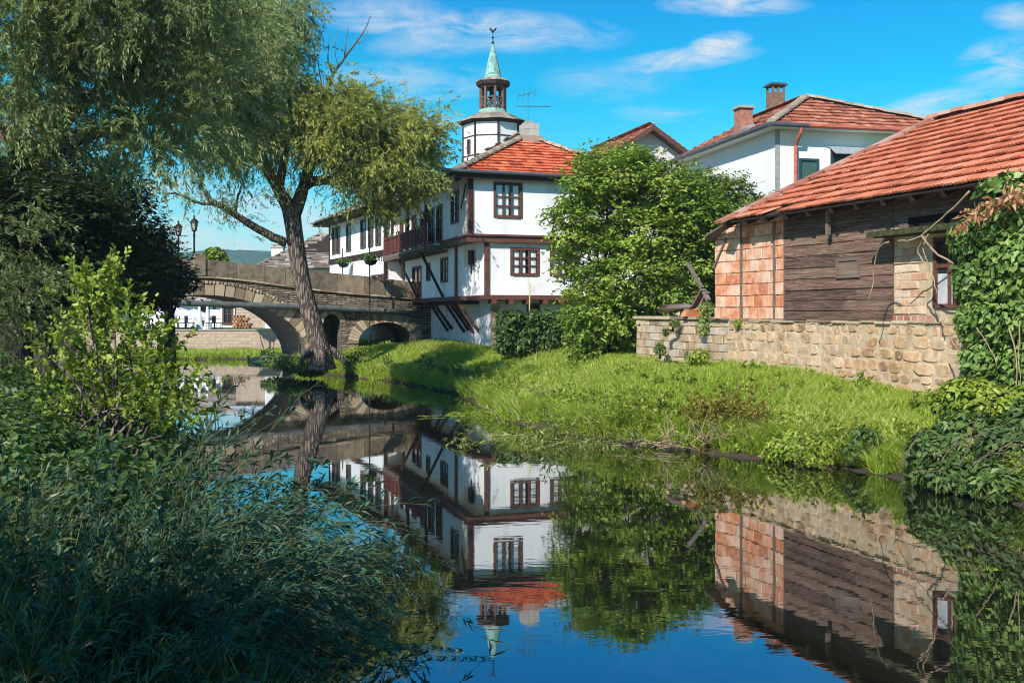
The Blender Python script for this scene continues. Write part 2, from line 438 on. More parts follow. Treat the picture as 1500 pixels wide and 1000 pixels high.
def window(F, h, parent, cols=2, rows=2, mat='timber', w=0.0, fr=.07, curtain=True, pane='glass', name='window', trans=None, proud=.03):
    """frame (part) with panes and curtain (sub-parts)"""
    a, b, c, d = h[:4]
    mb = MB()
    mb.fbox(F, a-.02, a+fr, w-.09, w+proud, c-.02, d+.02); mb.fbox(F, b-fr, b+.02, w-.1, w+proud, c-.02, d+.02)
    mb.fbox(F, a+fr, b-fr, w-.1, w+proud-.003, d-fr, d+.02); mb.fbox(F, a+fr, b-fr, w-.1, w+proud+.03, c-.02, c+fr)
    ia, ib, ic, id_ = a+fr, b-fr, c+fr, d-fr
    for i in range(1, cols):
        x = ia+(ib-ia)*i/cols; mb.fbox(F, x-.032, x+.032, w-.05, w+.005, ic, id_)
    zs = trans if trans else [j/rows for j in range(1, rows)]
    for k, q in enumerate(zs):
        z = ic+(id_-ic)*q; t = .03 if k == len(zs)-1 else .018
        mb.fbox(F, ia, ib, w-.048, w+.002, z-t, z+t)
    o = mb.build(name, M[mat], parent)
    g = MB(); g.poly(F.p(ia, w-.035, ic), F.p(ib, w-.035, ic), F.p(ib, w-.035, id_), F.p(ia, w-.035, id_))
    g.build('pane', M[pane], o)
    if curtain:
        cm = MB(); n = 22
        for k in range(cols):
            x0 = ia+(ib-ia)*k/cols; x1 = ia+(ib-ia)*(k+1)/cols
            span = (x1-x0)*(.86 if k != 1 else .62)
            for i in range(n):
                p = x0+span*i/n; q = x0+span*(i+1)/n
                s0 = .014*math.sin(i*1.7+k); s1 = .014*math.sin((i+1)*1.7+k)
                cm.poly(F.p(p, w-.075+s0, ic), F.p(q, w-.075+s1, ic), F.p(q, w-.075+s1, id_), F.p(p, w-.075+s0, id_))
        cm.build('curtain', M['curtain'], o)
    if pane == 'glass':
        k = MB(); k.poly(F.p(a, w-.6, c), F.p(b, w-.6, c), F.p(b, w-.6, d), F.p(a, w-.6, d)); k.build('painted_room_dark', M['dark'], o)  # black sheet painting the darkness of the room behind the glass
    return o

def stone_poly(mb, F, cu, cz, a, b, w0, w1, k=10, pw=.5, j=.1, tilt=.0):
    """one rough stone: rounded face pushed out of the wall plane, sides back into the mortar"""
    P = []; rot_ = random.uniform(0, 6.28)
    for i in range(k):
        t = 2*math.pi*i/k+random.uniform(-.12, .12); c, s_ = math.cos(t), math.sin(t); q = 1+random.uniform(-j, j)
        P.append((cu+a*math.copysign(abs(c)**pw, c)*q, cz+b*math.copysign(abs(s_)**pw, s_)*q))
    n = len(mb.v); tu, tz = random.uniform(-tilt, tilt), random.uniform(-tilt, tilt)
    for sc, w in ((1.0, w0), (.97, w0+(w1-w0)*.6), (.8, w1)):
        for x, z in P: mb.v.append(F.p(cu+(x-cu)*sc, w+(tu*(x-cu)+tz*(z-cz))*(w > w0), cz+(z-cz)*sc))
    for r in range(2):
        for i in range(k): mb.f.append((n+r*k+i, n+r*k+(i+1) % k, n+(r+1)*k+(i+1) % k, n+(r+1)*k+i)); mb.r.append(mb.rnd)
    mb.f.append(tuple(n+2*k+i for i in range(k))); mb.r.append(mb.rnd)
def rubble_face(mb, F, u0, u1, z0, z1, w, hmin=.1, hmax=.27, wmul=(.9, 2.2), pw=.68, gap=.004, proud=(-.004, .035), top=None):
    z = z0
    while z < z1-.04:
        h = min(random.uniform(hmin, hmax), z1-z); u = u0-random.uniform(0, .2)
        while u < u1:
            l = h*random.uniform(*wmul); mb.rnd = random.random()
            hh = h*random.uniform(.78, 1.12)
            if u+l > u0 and u+l < u1+.1: stone_poly(mb, F, u+l/2, z+h/2+random.uniform(-.02, .02), l/2-gap, hh/2-gap*.6, w-.03, w+random.uniform(*proud), 10, pw, .09, .08)
            u += l
        z += h
def block_face(mb, F, u0, u1, z0, z1, bw, bh, gap, w, holes=(), jit=.008, proud=.02, bev=.012, ztop=None, miss=0.0):
    r = 0; z = z0
    while z < z1-.03:
        u = u0-(bw*.5 if r % 2 else 0)-random.uniform(0, .04)
        while u < u1:
            a = max(u, u0)+gap/2; b = min(u+bw*random.uniform(.93, 1.07), u1)-gap/2; c = z+gap/2+random.uniform(-.004, .004); d = min(z+bh, z1)-gap/2
            if ztop: d = min(d, ztop((a+b)/2))
            u += bw
            if b-a < .05 or d-c < .04 or random.random() < miss: continue
            if any(a < h[1] and b > h[0] and c < h[3] and d > h[2] for h in holes): continue
            mb.rnd = random.random(); q = w+proud+random.uniform(-jit, jit); j = lambda: random.uniform(-.006, .006)
            t1, t2 = random.uniform(-jit, jit), random.uniform(-jit, jit)
            n = len(mb.v)
            for (x, y) in ((a, c), (b, c), (b, d), (a, d)): mb.v.append(F.p(x, w-.02, y))
            for (x, y) in ((a, c), (b, c), (b, d), (a, d)): mb.v.append(F.p(x+j(), q-bev, y+j()))
            for k_, (x, y) in enumerate(((a+bev, c+bev), (b-bev, c+bev), (b-bev, d-bev), (a+bev, d-bev))): mb.v.append(F.p(x+j(), q+(t1 if k_ in (0, 3) else t2), y+j()))
            for r_ in range(2):
                for k_ in range(4): mb.f.append((n+r_*4+k_, n+r_*4+(k_+1) % 4, n+r_*4+4+(k_+1) % 4, n+r_*4+4+k_)); mb.r.append(mb.rnd)
            mb.f.append((n+8, n+9, n+10, n+11)); mb.r.append(mb.rnd)
        z += bh; r += 1

# ---------------------------------------------------------------- roofs
def tile_roof(mb, o, uv, vv, nv, rows, rh, tw, rng, lift=.05, rib=.035, jit=.008, skip=None):
    """o: point on the eave; uv along it, vv up the slope, nv normal; rng(v) -> (u_min, u_max)"""
    prof = [(0, 0), (.14, .9), (.3, .25), (.5, .8), (.7, .25), (.86, .9), (1, 0)]
    for r in range(rows):
        v0 = r*rh; v1 = v0+rh*1.06
        a, b = rng(v0+rh*.5)
        if b-a < .05: continue
        k0 = math.floor(a/tw); k1 = math.ceil(b/tw)
        for k in range(k0, k1):
            x0 = max(a, k*tw); x1 = min(b, (k+1)*tw)
            if x1-x0 < .01: continue
            if skip and skip(r, k): continue
            mb.rnd = random.random()
            dl = random.uniform(-jit, jit)*1.5; dv = random.uniform(-.02, .02)
            lo = []; hi = []; und = []
            for s, hgt in prof:
                x = x0+(x1-x0)*s
                bl = lift+dl+rib*hgt; tl = rib*hgt*.85
                lo.append(tuple(o[i]+uv[i]*x+vv[i]*(v0+dv)+nv[i]*bl for i in range(3)))
                und.append(tuple(o[i]+uv[i]*x+vv[i]*(v0+dv+.01)+nv[i]*(bl-.04) for i in range(3)))
                hi.append(tuple(o[i]+uv[i]*x+vv[i]*v1+nv[i]*tl for i in range(3)))
            n = len(mb.v); m = len(prof)
            mb.v.extend(lo+hi+und)
            for i in range(m-1):
                mb.f.append((n+i, n+i+1, n+m+i+1, n+m+i)); mb.r.append(mb.rnd)
                mb.f.append((n+2*m+i, n+2*m+i+1, n+i+1, n+i)); mb.r.append(mb.rnd)
    mb.rnd = .5

def slab_roof(mb, o, uv, vv, nv, L, rng, rh=.34, size=.55):
    """overlapping irregular stone slabs"""
    v = 0.0
    while v < L:
        a, b = rng(min(v+rh*.5, L-.01)); x = a
        while x < b:
            wd = size*random.uniform(.6, 1.5); x1 = min(x+wd, b)
            if x1-x < .06: break
            mb.rnd = random.random()
            th = random.uniform(.035, .075); ln = rh*random.uniform(1.35, 1.9); dv = random.uniform(-.09, .06)
            tl = random.uniform(-.03, .03); lf = random.uniform(.05, .1)
            P = []
            for zz in (0, th):
                for (x_, v_, l_) in ((x, v+dv, lf), (x1, v+dv+random.uniform(-.05, .05), lf+tl), (x1-.02, v+dv+ln, .0), (x+.02, v+dv+ln, 0.0)):
                    P.append(tuple(o[i]+uv[i]*x_+vv[i]*v_+nv[i]*(l_+zz) for i in range(3)))
            mb.hexa(P)
            x = x1+random.uniform(-.03, .015)
        v += rh*random.uniform(.8, 1.15)
    mb.rnd = .5

def ridge_caps(mb, p, q, r=.13, step=.42):
    n = max(1, int(math.dist(p, q)/step)); d = nrm(sub(q, p))
    x = nrm(cross(d, (0, 0, 1))); y = cross(x, d)
    for i in range(n):
        mb.rnd = random.random()
        a = lerp(p, q, i/n); b = lerp(p, q, (i+1.12)/n)
        dz = random.uniform(-.015, .02)
        m = 6; base = len(mb.v)
        for (c, rr) in ((a, r*1.08), (b, r*.94)):
            for k in range(m+1):
                t = math.pi*k/m
                mb.v.append(tuple(c[j]+x[j]*rr*math.cos(t)+y[j]*(rr*.8*math.sin(t)+dz-.02) for j in range(3)))
        for k in range(m):
            mb.f.append((base+k, base+k+1, base+m+2+k, base+m+1+k)); mb.r.append(mb.rnd)
        mb.f.append(tuple(base+k for k in range(m+1))); mb.r.append(mb.rnd)
    mb.rnd = .5

def slope_axes(p0, p1, top):
    """eave p0->p1 and a point on the ridge: unit vectors along, up the slope, normal"""
    u = nrm(sub(p1, p0)); d = sub(top, p0); k = dot(d, u); v = sub(d, tuple(c*k for c in u)); L = math.sqrt(dot(v, v)); v = nrm(v)
    n = cross(u, v)
    if n[2] < 0: n = tuple(-c for c in n)
    return u, v, n, L, k

def face_rng(p0, p1, t0, t1):
    """range of u at slope distance v for the four-sided face p0 p1 / t0 t1 (t0 over p0)"""
    u, v, n, L, k0 = slope_axes(p0, p1, t0); W_ = math.dist(p0, p1); k1 = dot(sub(t1, p0), u)
    return (u, v, n, L, (lambda s: (k0*s/L, W_+(k1-W_)*s/L)))
# ================================================================ main house on the corner
C0 = (-1.65, 40.0)
FF = Frame(C0, (.95, .312), (.312, -.95))      # front, facing the camera
FS = Frame(C0, (-.312, .95), (-.95, -.312))    # river side
house = thing('timber_house', (*C0, 1.2), 'white half-timbered house with jettied upper storey, wooden balcony and orange hipped roof', 'house')

def rect(F, x0, x1, z0, z1, w=0.0):
    a, b = sorted((F.u(x0, w), F.u(x1, w))); return (a, b, z0, z1)
TOPZ = 8.0
w_up1 = rect(FF, 723.5, 764.5, 6.36, 7.73)
w_up2 = rect(FF, 843, 884, 6.36, 7.73)
up_side = rect(FS, 661, 672, 6.28, 7.6)
balc = [rect(FS, a, b, 5.72, 7.28) for a, b in ((639.5, 648), (627.5, 636.5), (616, 623.5), (603.5, 610), (594, 599.5), (586, 591))]
mb = MB()
wall(mb, FF, 0, 7, 5.45, TOPZ+.1, [w_up1, w_up2])
wall(mb, FS, 0, 13.6, 5.45, TOPZ+.1, [up_side]+balc)
mb.poly(FF.p(7, 0, 1), FF.p(7, -13.6, 1), FF.p(7, -13.6, TOPZ+.1), FF.p(7, 0, TOPZ+.1))
mb.poly(FS.p(13.6, 0, 5.45), FS.p(13.6, -7, 5.45), FS.p(13.6, -7, TOPZ+.1), FS.p(13.6, 0, TOPZ+.1))
mb.poly(FF.p(0, 0, 5.46), FF.p(7, 0, 5.46), FF.p(7, -13.6, 5.46), FF.p(0, -13.6, 5.46))
mb.build('upper_wall', M['plaster'], house)
for h in (w_up1, w_up2): window(FF, h, house, 3, trans=[.62, .3], fr=.09)
window(FS, up_side, house, 2, trans=[.62, .3], fr=.08)
for h in balc: window(FS, h, house, 2, trans=[.7, .4], fr=.09, curtain=False, pane='dark_glass', name='balcony_window')
# lower storey, its river corner cut away
LW = -.15
A0 = FF.p(.7, LW, 0)[:2]; B0 = FS.p(3.1, -.3, 0)[:2]
dx, dy = B0[0]-A0[0], B0[1]-A0[1]; clen = math.hypot(dx, dy)
FC = Frame(A0, (dx, dy), (-dy, dx)) if (-dy*(-A0[0])+dx*(-A0[1])) > 0 else Frame(A0, (dx, dy), (dy, -dx))
w_lo1 = rect(FF, 748, 789.5, 4.1, 5.17, LW); w_lo2 = rect(FF, 806, 846, 4.1, 5.17, LW)
lo_side = [rect(FS, 646, 656.5, 3.95, 5.0, -.3), rect(FS, 625, 630.5, 4.1, 4.9, -.3), rect(FS, 604.5, 617.5, 3.35, 4.85, -.3)]
mb = MB()
wall(mb, FF, .7, 7, 3.2, 5.45, [w_lo1, w_lo2], LW)
wall(mb, FS, 3.1, 13.6, 3.2, 5.45, lo_side, -.3)
nich = (clen*.3, clen*.74, 4.45, 5.35)
wall(mb, FC, 0, clen, 3.2, 5.45, [nich])
mb.poly(FC.p(nich[0], -.15, nich[2]), FC.p(nich[1], -.15, nich[2]), FC.p(nich[1], -.15, nich[3]), FC.p(nich[0], -.15, nich[3]))
mb.build('lower_wall', M['plaster'], house)
for h in (w_lo1, w_lo2): window(FF, h, house, 3, rows=3, fr=.08, w=LW)
for h in lo_side: window(FS, h, house, 2, rows=2, fr=.07, w=-.3, curtain=False, pane='dark_glass')
mb = MB(); mb.fbox(FC, nich[0]+.55, nich[0]+.8, -.14, .03, 4.55, 5.15); mb.fbox(FC, nich[0]+.45, nich[0]+.53, 0, .05, 4.2, 4.9)
mb.build('shutter', M['timber_dark'], house)
# bands of timber
mb = MB()
mb.fbox(FF, -.08, 7.1, -.3, .07, 5.37, 5.62); mb.fbox(FF, -.12, 7.1, -.3, .14, 5.60, 5.68)
mb.fbox(FS, -.075, 4.45, -.3, .07, 5.372, 5.62); mb.fbox(FS, .1, 4.45, -.3, .13, 5.603, 5.67)
mb.fbox(FF, .6, 7.1, -.6, .02, 3.12, 3.3); mb.fbox(FS, 2.9, 13.4, -.7, -.22, 3.1, 3.28)
mb.fbox(FC, -.05, clen+.05, -.3, .1, 3.11, 3.29)
for k in range(9): mb.fbox(FF, .9+k*.72, 1.06+k*.72, -.5, .12, 2.95, 3.115)
mb.build('beam', M['timber'], house)
mb = MB()
mb.fbox(FF, -.06, .13, -.14, .05, 5.68, 8.0); mb.fbox(FS, -.05, .1, -.14, .045, 5.68, 8.0)
mb.build('corner_post', M['timber'], house)
for F_, a_ in ((FF, (.66, .83, LW-.1, LW+.06, 3.3, 5.37)), (FS, (2.98, 3.22, -.4, -.24, 3.28, 5.37)), (FS, (13.3, 13.55, -.4, -.24, 3.28, 5.37))):
    mb = MB(); mb.fbox(F_, *a_); mb.build('corner_post', M['timber'], house)
# base
BW = -.5; SW = -1.1
mb = MB()
bwin = rect(FF, 772, 790, 2.62, 2.95, BW)
wall(mb, FF, 1.1, 7, .3, 3.12, [bwin], BW)
wall(mb, FS, .5, 13.0, .3, 3.12, [], SW)
mb.poly(FS.p(13, SW, .3), FS.p(13, -6, .3), FS.p(13, -6, 3.12), FS.p(13, SW, 3.12))
mb.poly(FF.p(1.1, BW, 3.1), FF.p(7, BW, 3.1), FF.p(7, -13, 3.1), FF.p(1.1, -13, 3.1))
mb.build('base_wall', M['plaster_base'], house)
window(FF, bwin, house, 2, rows=1, fr=.05, w=BW, curtain=False, pane='dark_glass')
mb = MB()
z = .6
while z < 2.9:
    mb.rnd = random.random(); h = random.uniform(.2, .32); e = random.uniform(.25, .45)
    mb.fbox(FF, 1.06, 1.06+e, BW-.2, BW+.04, z, z+h-.015); z += h
mb.build('quoin_stone', M['voussoir'], house)
# balcony along the far half of the river side
mb = MB(); mb.fbox(FS, 4.45, 13.7, -.02, .78, 5.36, 5.5)
for k in range(14): mb.fbox(FS, 4.6+k*.66, 4.72+k*.66, -.6, .86, 5.22, 5.36)
mb.build('balcony_floor', M['timber_grey'], house)
rail = MB()
rail.fbox(FS, 4.5, 13.6, .66, .76, 6.28, 6.37); rail.fbox(FS, 4.5, 13.6, .68, .74, 5.56, 5.63)
for k in range(62):
    u = 4.55+k*.147
    rail.rnd = random.random(); rail.fbox(FS, u, u+.07, .69, .73, 5.62, 6.29)
for u in (4.5, 6.3, 8.1, 9.9, 11.7, 13.5): rail.fbox(FS, u-.05, u+.06, .64, .77, 5.5, 6.5)
rl = rail.build('balcony_railing', m_wood('railing_red', [(.2, (.06, .016, .012)), (.5, (.15, .045, .03)), (.8, (.25, .1, .06))], .7), house)
for u in (4.5, 8.1, 11.7, 13.5): mb = MB(); mb.fbox(FS, u-.06, u+.06, .62, .74, 6.5, 8.0); mb.build('balcony_post', M['timber_dark'], house)
for u0, u1 in ((5.3, 3.5), (10.2, 6.6)):
    mb = MB(); mb.bar(FS.p(u0, .75, 5.3), FS.p(u0-.1, -.3, 3.2), .1, .11); mb.build('brace', M['timber_dark'], house)
for k in range(6):
    u = 2.6+k*.72+(1.4 if k > 3 else 0)
    mb = MB(); mb.bar(FS.p(u, -.2, 3.1), FS.p(u-.15, SW+.04, 1.85-.1*(k % 2)), .11, .13)
    mb.build('lower_brace', M['timber_dark'] if k else M['timber'], house)
mb = MB()
for k in range(14): mb.fbox(FS, 2.5+k*.8, 2.64+k*.8, -1.2, -.1, 2.96, 3.1)
mb.build('joist', M['timber_dark'], house)
# roof: hipped, orange tile to the front, stone slabs to the river
EZ = 8.02; OV = .7; OF = .42
e0 = FF.p(-OV, OF, EZ); e1 = FF.p(7+OV, OF, EZ); e2 = FF.p(7+OV, -13.6-OV, EZ); e3 = FF.p(-OV, -13.6-OV, EZ)
r0 = FF.p(3.5, -3.5, 10.2); r1 = FF.p(3.5, -10.1, 10.2)
u, v, n, L, rg = face_rng(e0, e1, r0, r0)
mb = MB(); tile_roof(mb, e0, u, v, n, int(L/.33)+1, .33, .31, lambda s: rg(min(s, L-.02)))
mb.build('front_roof', M['tile_red'], house)
mb = MB()
u, v, n, L2, rg2 = face_rng(e3, e0, r1, r0); slab_roof(mb, e3, u, v, n, L2, rg2)
u, v, n, L3, rg3 = face_rng(e1, e2, r0, r1); slab_roof(mb, e1, u, v, n, L3, rg3)
u, v, n, L4, rg4 = face_rng(e2, e3, r1, r1); slab_roof(mb, e2, u, v, n, L4, rg4)
mb.build('stone_roof', M['slab'], house)
mb = MB(); mb.poly(e0, e1, r0); mb.poly(e1, e2, r1, r0); mb.poly(e2, e3, r1); mb.poly(e3, e0, r0, r1)
mb.poly(*[add(p, (0, 0, -.06)) for p in (e0, e3, e2, e1)])
mb.build('roof_boarding', M['timber_dark'], house)
mb = MB()
for a, b in ((e0, r0), (e1, r0), (r0, r1)): ridge_caps(mb, add(a, (0, 0, .07)), add(b, (0, 0, .08)), .17, .36)
mb.build('ridge', M['ridge'], house)
mb = MB(); mb.fbox(FF, -OV+.02, 7+OV, OF-.06, OF-.02, EZ-.22, EZ-.03); mb.fbox(FS, -OF+.06, 13.6+OV, OV-.06, OV-.02, EZ-.22, EZ-.03)
mb.build('fascia', M['timber_dark'], house)
mb = MB(); mb.tube([FF.p(-OV-.75, OF+.09, EZ+.04), FF.p(7+OV, OF+.09, EZ-.02)], .075, 8)
mb.build('gutter', M['gutter'], house)
mb = MB(); mb.tube([FS.p(.5, .02, 7.7), FS.p(.95, .1, 6.75)], .03, 6); mb.build('iron_strut', M['iron'], house)
# chimney on the apex
ch = W(775, 205, 44.3)
cx, cy = ch[0], ch[1]
FCh = Frame((cx, cy), (.95, .312), (.312, -.95))
mb = MB(); mb.fbox(FCh, -.42, .5, -.4, .4, 9.5, 10.2); mb.build('chimney_base', M['ridge'], house)
mb = MB()
z = 10.2
while z < 10.72:
    h = random.uniform(.16, .3); 
    for k in range(3):
        mb.rnd = random.random(); a = -.33+k*.22; j = random.uniform(-.015, .02)
        mb.fbox(FCh, a+j, a+.215+j, -.32+j, .34+j, z, z+h-.01)
    z += h
mb.rnd = .4; mb.fbox(FCh, -.22, .14, -.3, .3, z, z+.1)
mb.build('chimney', M['stone'], house)
ant = thing('television_antenna', (cx-.05, cy, 10.6), 'thin metal television antenna on the stone chimney of the orange-roofed house', 'antenna')
mb = MB(); ax, ay = cx-.05, cy
antz = -.3
mb.tube([(ax, ay, 10.6), (ax, ay, 12.15)], .016, 6); mb.build('mast', M['gutter'], ant)
mb = MB(); mb.tube([(ax-.5, ay-.1, 11.5), (ax+.95, ay+.2, 11.55)], .011, 5)
for k in range(7):
    t = k/6; p = lerp((ax-.5, ay-.1, 11.5), (ax+.95, ay+.2, 11.55), t)
    mb.tube([add(p, (-.12, .3, .03)), add(p, (.12, -.3, -.03))], .008, 4)
mb.tube([(ax-.45, ay, 11.95), (ax+.3, ay-.2, 12.1)], .015, 5)
for k in range(4):
    p = lerp((ax-.45, ay, 11.95), (ax+.3, ay-.2, 12.1), k/3); mb.tube([add(p, (-.05, 0, -.22)), add(p, (.05, .1, .22))], .008, 4)
mb.build('element', M['gutter'], ant)

# ================================================================ long white wing behind
W0 = (-6.52, 52.7)
WS = Frame(W0, (-.415, .91), (-.91, -.415)); WF = Frame(W0, (.91, .415), (.415, -.91))
wing = thing('long_house', (*W0, 1.2), 'long white house with narrow shuttered windows and grey stone roof beyond the bridge', 'house')
upw = [rect(WS, a, b, 6.15, 7.72) for a, b in ((487, 492), (493, 498.5), (507.5, 514.5), (528.5, 536), (539.5, 547), (550.5, 558.5))]
low = [rect(WS, a, b, 3.4, 4.6) for a, b in ((488, 492.5), (496, 501), (508.5, 515), (527.5, 535), (544, 552), (553.5, 562))]
mb = MB()
wall(mb, WS, 0, 11.3, 1, 8.1, upw+low); wall(mb, WF, 0, 8, 1, 8.1)
mb.poly(WS.p(11.3, 0, 1), WS.p(11.3, -8, 1), WS.p(11.3, -8, 8.1), WS.p(11.3, 0, 8.1))
mb.poly(WF.p(8, 0, 1), WF.p(8, -11.3, 1), WF.p(8, -11.3, 8.1), WF.p(8, 0, 8.1))
mb.build('wall', M['plaster'], wing)
for h in upw: window(WS, h, wing, 1, rows=3, fr=.07, mat='timber', curtain=False, pane='dark_glass')
for h in low: window(WS, h, wing, 2, rows=2, fr=.07, mat='timber', curtain=False, pane='dark_glass')
mb = MB()
mb.fbox(WS, -.06, 11.4, -.1, .06, 5.55, 5.85); mb.fbox(WF, -.055, 8, -.1, .06, 5.55, 5.75)
mb.fbox(WS, -.05, .12, -.1, .055, 1, 8); mb.fbox(WS, 11.2, 11.34, -.1, .055, 5.8, 8)
mb.build('beam', M['timber_dark'], wing)
mb = MB(); mb.fbox(WS, -.1, 11.4, -.2, .12, .5, 2.95); mb.fbox(WF, -.105, 8.1, -.2, .125, .5, 2.955); mb.build('plinth', M['retain'], wing)
we = [WS.p(-.5, .95, 8.0), WS.p(12.3, .95, 8.0), WS.p(12.3, -8.9, 8.0), WS.p(-.5, -8.9, 8.0)]
wr = [WS.p(4.0, -4, 10.3), WS.p(7.8, -4, 10.3)]
mb = MB()
for a, b, c, d in ((we[0], we[1], wr[0], wr[1]), (we[1], we[2], wr[1], wr[1]), (we[3], we[0], wr[0], wr[0]), (we[2], we[3], wr[1], wr[0])):
    u, v, n, L, rg = face_rng(a, b, c, d); slab_roof(mb, a, u, v, n, L, rg, .36, .6)
mb.build('stone_roof', M['slab'], wing)
mb = MB(); mb.poly(we[0], we[1], wr[1], wr[0]); mb.poly(we[1], we[2], wr[1]); mb.poly(we[3], we[0], wr[0]); mb.poly(we[2], we[3], wr[0], wr[1])
mb.poly(*[add(p, (0, 0, -.08)) for p in we[::-1]])
mb.build('roof_boarding', M['timber_dark'], wing)

# low stone-roofed house beyond the bridge, with a small white chimney
S0 = W(388, 400, 74.0); LFm = Frame(S0[:2], (.99, .15), (.15, -.99))
lowh = thing('stone_roof_house', (S0[0], S0[1], 1.3), 'low house with a broad weathered stone slab roof beyond the bridge parapet', 'house')
mb = MB(); wall(mb, LFm, 0, 8.5, 1, 6.0); mb.poly(LFm.p(0, 0, 1), LFm.p(0, -8, 1), LFm.p(0, -8, 6.0), LFm.p(0, 0, 6.0)); mb.poly(LFm.p(8.5, 0, 1), LFm.p(8.5, -8, 1), LFm.p(8.5, -8, 6.0), LFm.p(8.5, 0, 6.0))
mb.build('wall', M['plaster'], lowh)
le = [LFm.p(-.8, .8, 5.75), LFm.p(9.3, .8, 5.75), LFm.p(9.3, -8.8, 5.75), LFm.p(-.8, -8.8, 5.75)]; lr = [LFm.p(3.6, -4, 8.5), LFm.p(6.2, -4, 8.8)]
mb = MB()
for a, b, c, d in ((le[0], le[1], lr[0], lr[1]), (le[3], le[0], lr[0], lr[0]), (le[1], le[2], lr[1], lr[1])):
    u, v, n, L, rg = face_rng(a, b, c, d); slab_roof(mb, a, u, v, n, L, rg, .45, .75)
mb.build('stone_roof', M['slab'], lowh)
mb = MB(); mb.poly(le[0], le[1], lr[1], lr[0]); mb.poly(le[3], le[0], lr[0]); mb.poly(le[1], le[2], lr[1]); mb.poly(le[2], le[3], lr[0], lr[1]); mb.build('roof_boarding', M['timber_dark'], lowh)
c = W(403, 372, 76.0); mb = MB(); mb.box((c[0], c[1]+1, c[2]-.6), (.42, 0, 0), (0, .4, 0), (0, 0, 1.1)); mb.build('chimney', M['plaster'], lowh)
mb = MB(); mb.box((c[0], c[1]+1, c[2]+.56), (.52, 0, 0), (0, .5, 0), (0, 0, .06)); mb.box((c[0], c[1]+1, c[2]+.76), (.42, 0, 0), (0, .4, 0), (0, 0, .05))
for sx in (-.38, .38):
    for sy in (-.33, .33): mb.box((c[0]+sx, c[1]+1+sy, c[2]+.66), (.07, 0, 0), (0, .07, 0), (0, 0, .06))
mb.build('chimney_cap', M['stone'], lowh)

# ================================================================ clock tower
TX, TY = (722-750)/FPX*68, 68.0
tower = thing('clock_tower', (TX, TY, 1.2), 'octagonal white tower with timber framing, open lantern and green copper spire', 'tower')
R8 = 1.98; rot = math.radians(11)
def oct_pt(r, k, z, rr=rot): t = rr+math.pi/4*k; return (TX+r*math.cos(t), TY+r*math.sin(t), z)
mb = MB()
for k in range(8): mb.poly(oct_pt(R8, k, 1), oct_pt(R8, k+1, 1), oct_pt(R8, k+1, 15.6), oct_pt(R8, k, 15.6))
mb.build('wall', M['plaster'], tower)
mb = MB()
for k in range(8):
    mb.bar(oct_pt(R8, k, 1), oct_pt(R8, k, 15.55), .11, .13, (math.cos(rot+math.pi/4*k), math.sin(rot+math.pi/4*k), 0))
    for z in (15.45, 14.55, 13.3, 11.9): mb.bar(oct_pt(R8+.005, k, z), oct_pt(R8+.005, k+1, z), .07, .07)
    mb.bar(oct_pt(R8, k+.12, 11.95), oct_pt(R8-.12, k+.4, 13.2), .06, .1); 
mb.build('timber_frame', M['timber_dark'], tower)
t_ = rot+math.pi/4*4.5
FT = Frame((TX, TY), (-math.sin(t_), math.cos(t_)), (math.cos(t_), math.sin(t_)))
ap = R8*math.cos(math.pi/8)
for kk in (4, 5):
    t_ = rot+math.pi/4*(kk+.5); F_ = Frame((TX+ap*math.cos(t_), TY+ap*math.sin(t_)), (-math.sin(t_), math.cos(t_)), (math.cos(t_), math.sin(t_)))
    if kk == 4: window(F_, (-.16, .16, 13.45, 14.35), tower, 1, 1, fr=.05, w=.06, curtain=False, pane='dark_glass')
mb = MB(); mb.lathe((TX, TY, 0), [(R8, 15.5), (2.32, 15.52), (2.36, 15.56), (2.36, 15.6)], 8, rot); mb.build('eave', M['timber_dark'], tower)
mb = MB()
for i, (ra, za, rb, zb) in enumerate(((2.42, 15.58, 1.8, 15.84), (1.9, 15.84, 1.3, 16.08), (1.4, 16.07, .9, 16.26))):
    for k in range(8):
        for j in range(3):
            mb.rnd = random.random()
            a0 = k+j/3; a1 = k+(j+.98)/3
            def on(r, a, z):
                f = math.floor(a); p = oct_pt(r, f, z); q = oct_pt(r, f+1, z); return lerp(p, q, a-f)
            P = [on(ra, a0, za), on(ra, a1-.004, za), on(rb, a1-.004, zb), on(rb, a0, zb)]
            mb.hexa([*P, *[add(p, (0, 0, .05)) for p in P]])
mb.build('stone_roof', M['slab'], tower)
mb = MB(); mb.lathe((TX, TY, 0), [(.98, 16.1), (.92, 16.45), (.88, 16.5), (0, 16.5)], 8, rot); mb.build('lantern_base', M['copper'], tower)
lant = MB(); RL = .82
for k in range(8): lant.bar(oct_pt(RL, k, 16.2), oct_pt(RL, k, 18.1), .15, .15, (math.cos(rot+math.pi/4*k), math.sin(rot+math.pi/4*k), 0))
for k in range(8): lant.bar(oct_pt(RL, k, 18.0), oct_pt(RL, k+1, 18.0), .12, .16)
lant.build('lantern_post', M['lantern_wood'], tower)
mb = MB()
for k in range(8):
    mb.bar(oct_pt(RL, k, 17.25), oct_pt(RL, k+1, 17.25), .07, .07)
    mb.bar(oct_pt(RL, k+.08, 16.42), oct_pt(RL, k+.92, 17.22), .05, .07); mb.bar(oct_pt(RL, k+.92, 16.42), oct_pt(RL, k+.08, 17.22), .045, .065)
mb.build('lantern_railing', M['lantern_wood'], tower)
mb = MB(); mb.lathe((TX, TY, 17.32), [(.34, 0), (.33, .04), (.25, .12), (.2, .3), (.12, .4), (0, .43)], 12); mb.tube([(TX-.7, TY, 17.8), (TX+.7, TY, 17.8)], .05, 6); mb.build('bell', M['iron'], tower)
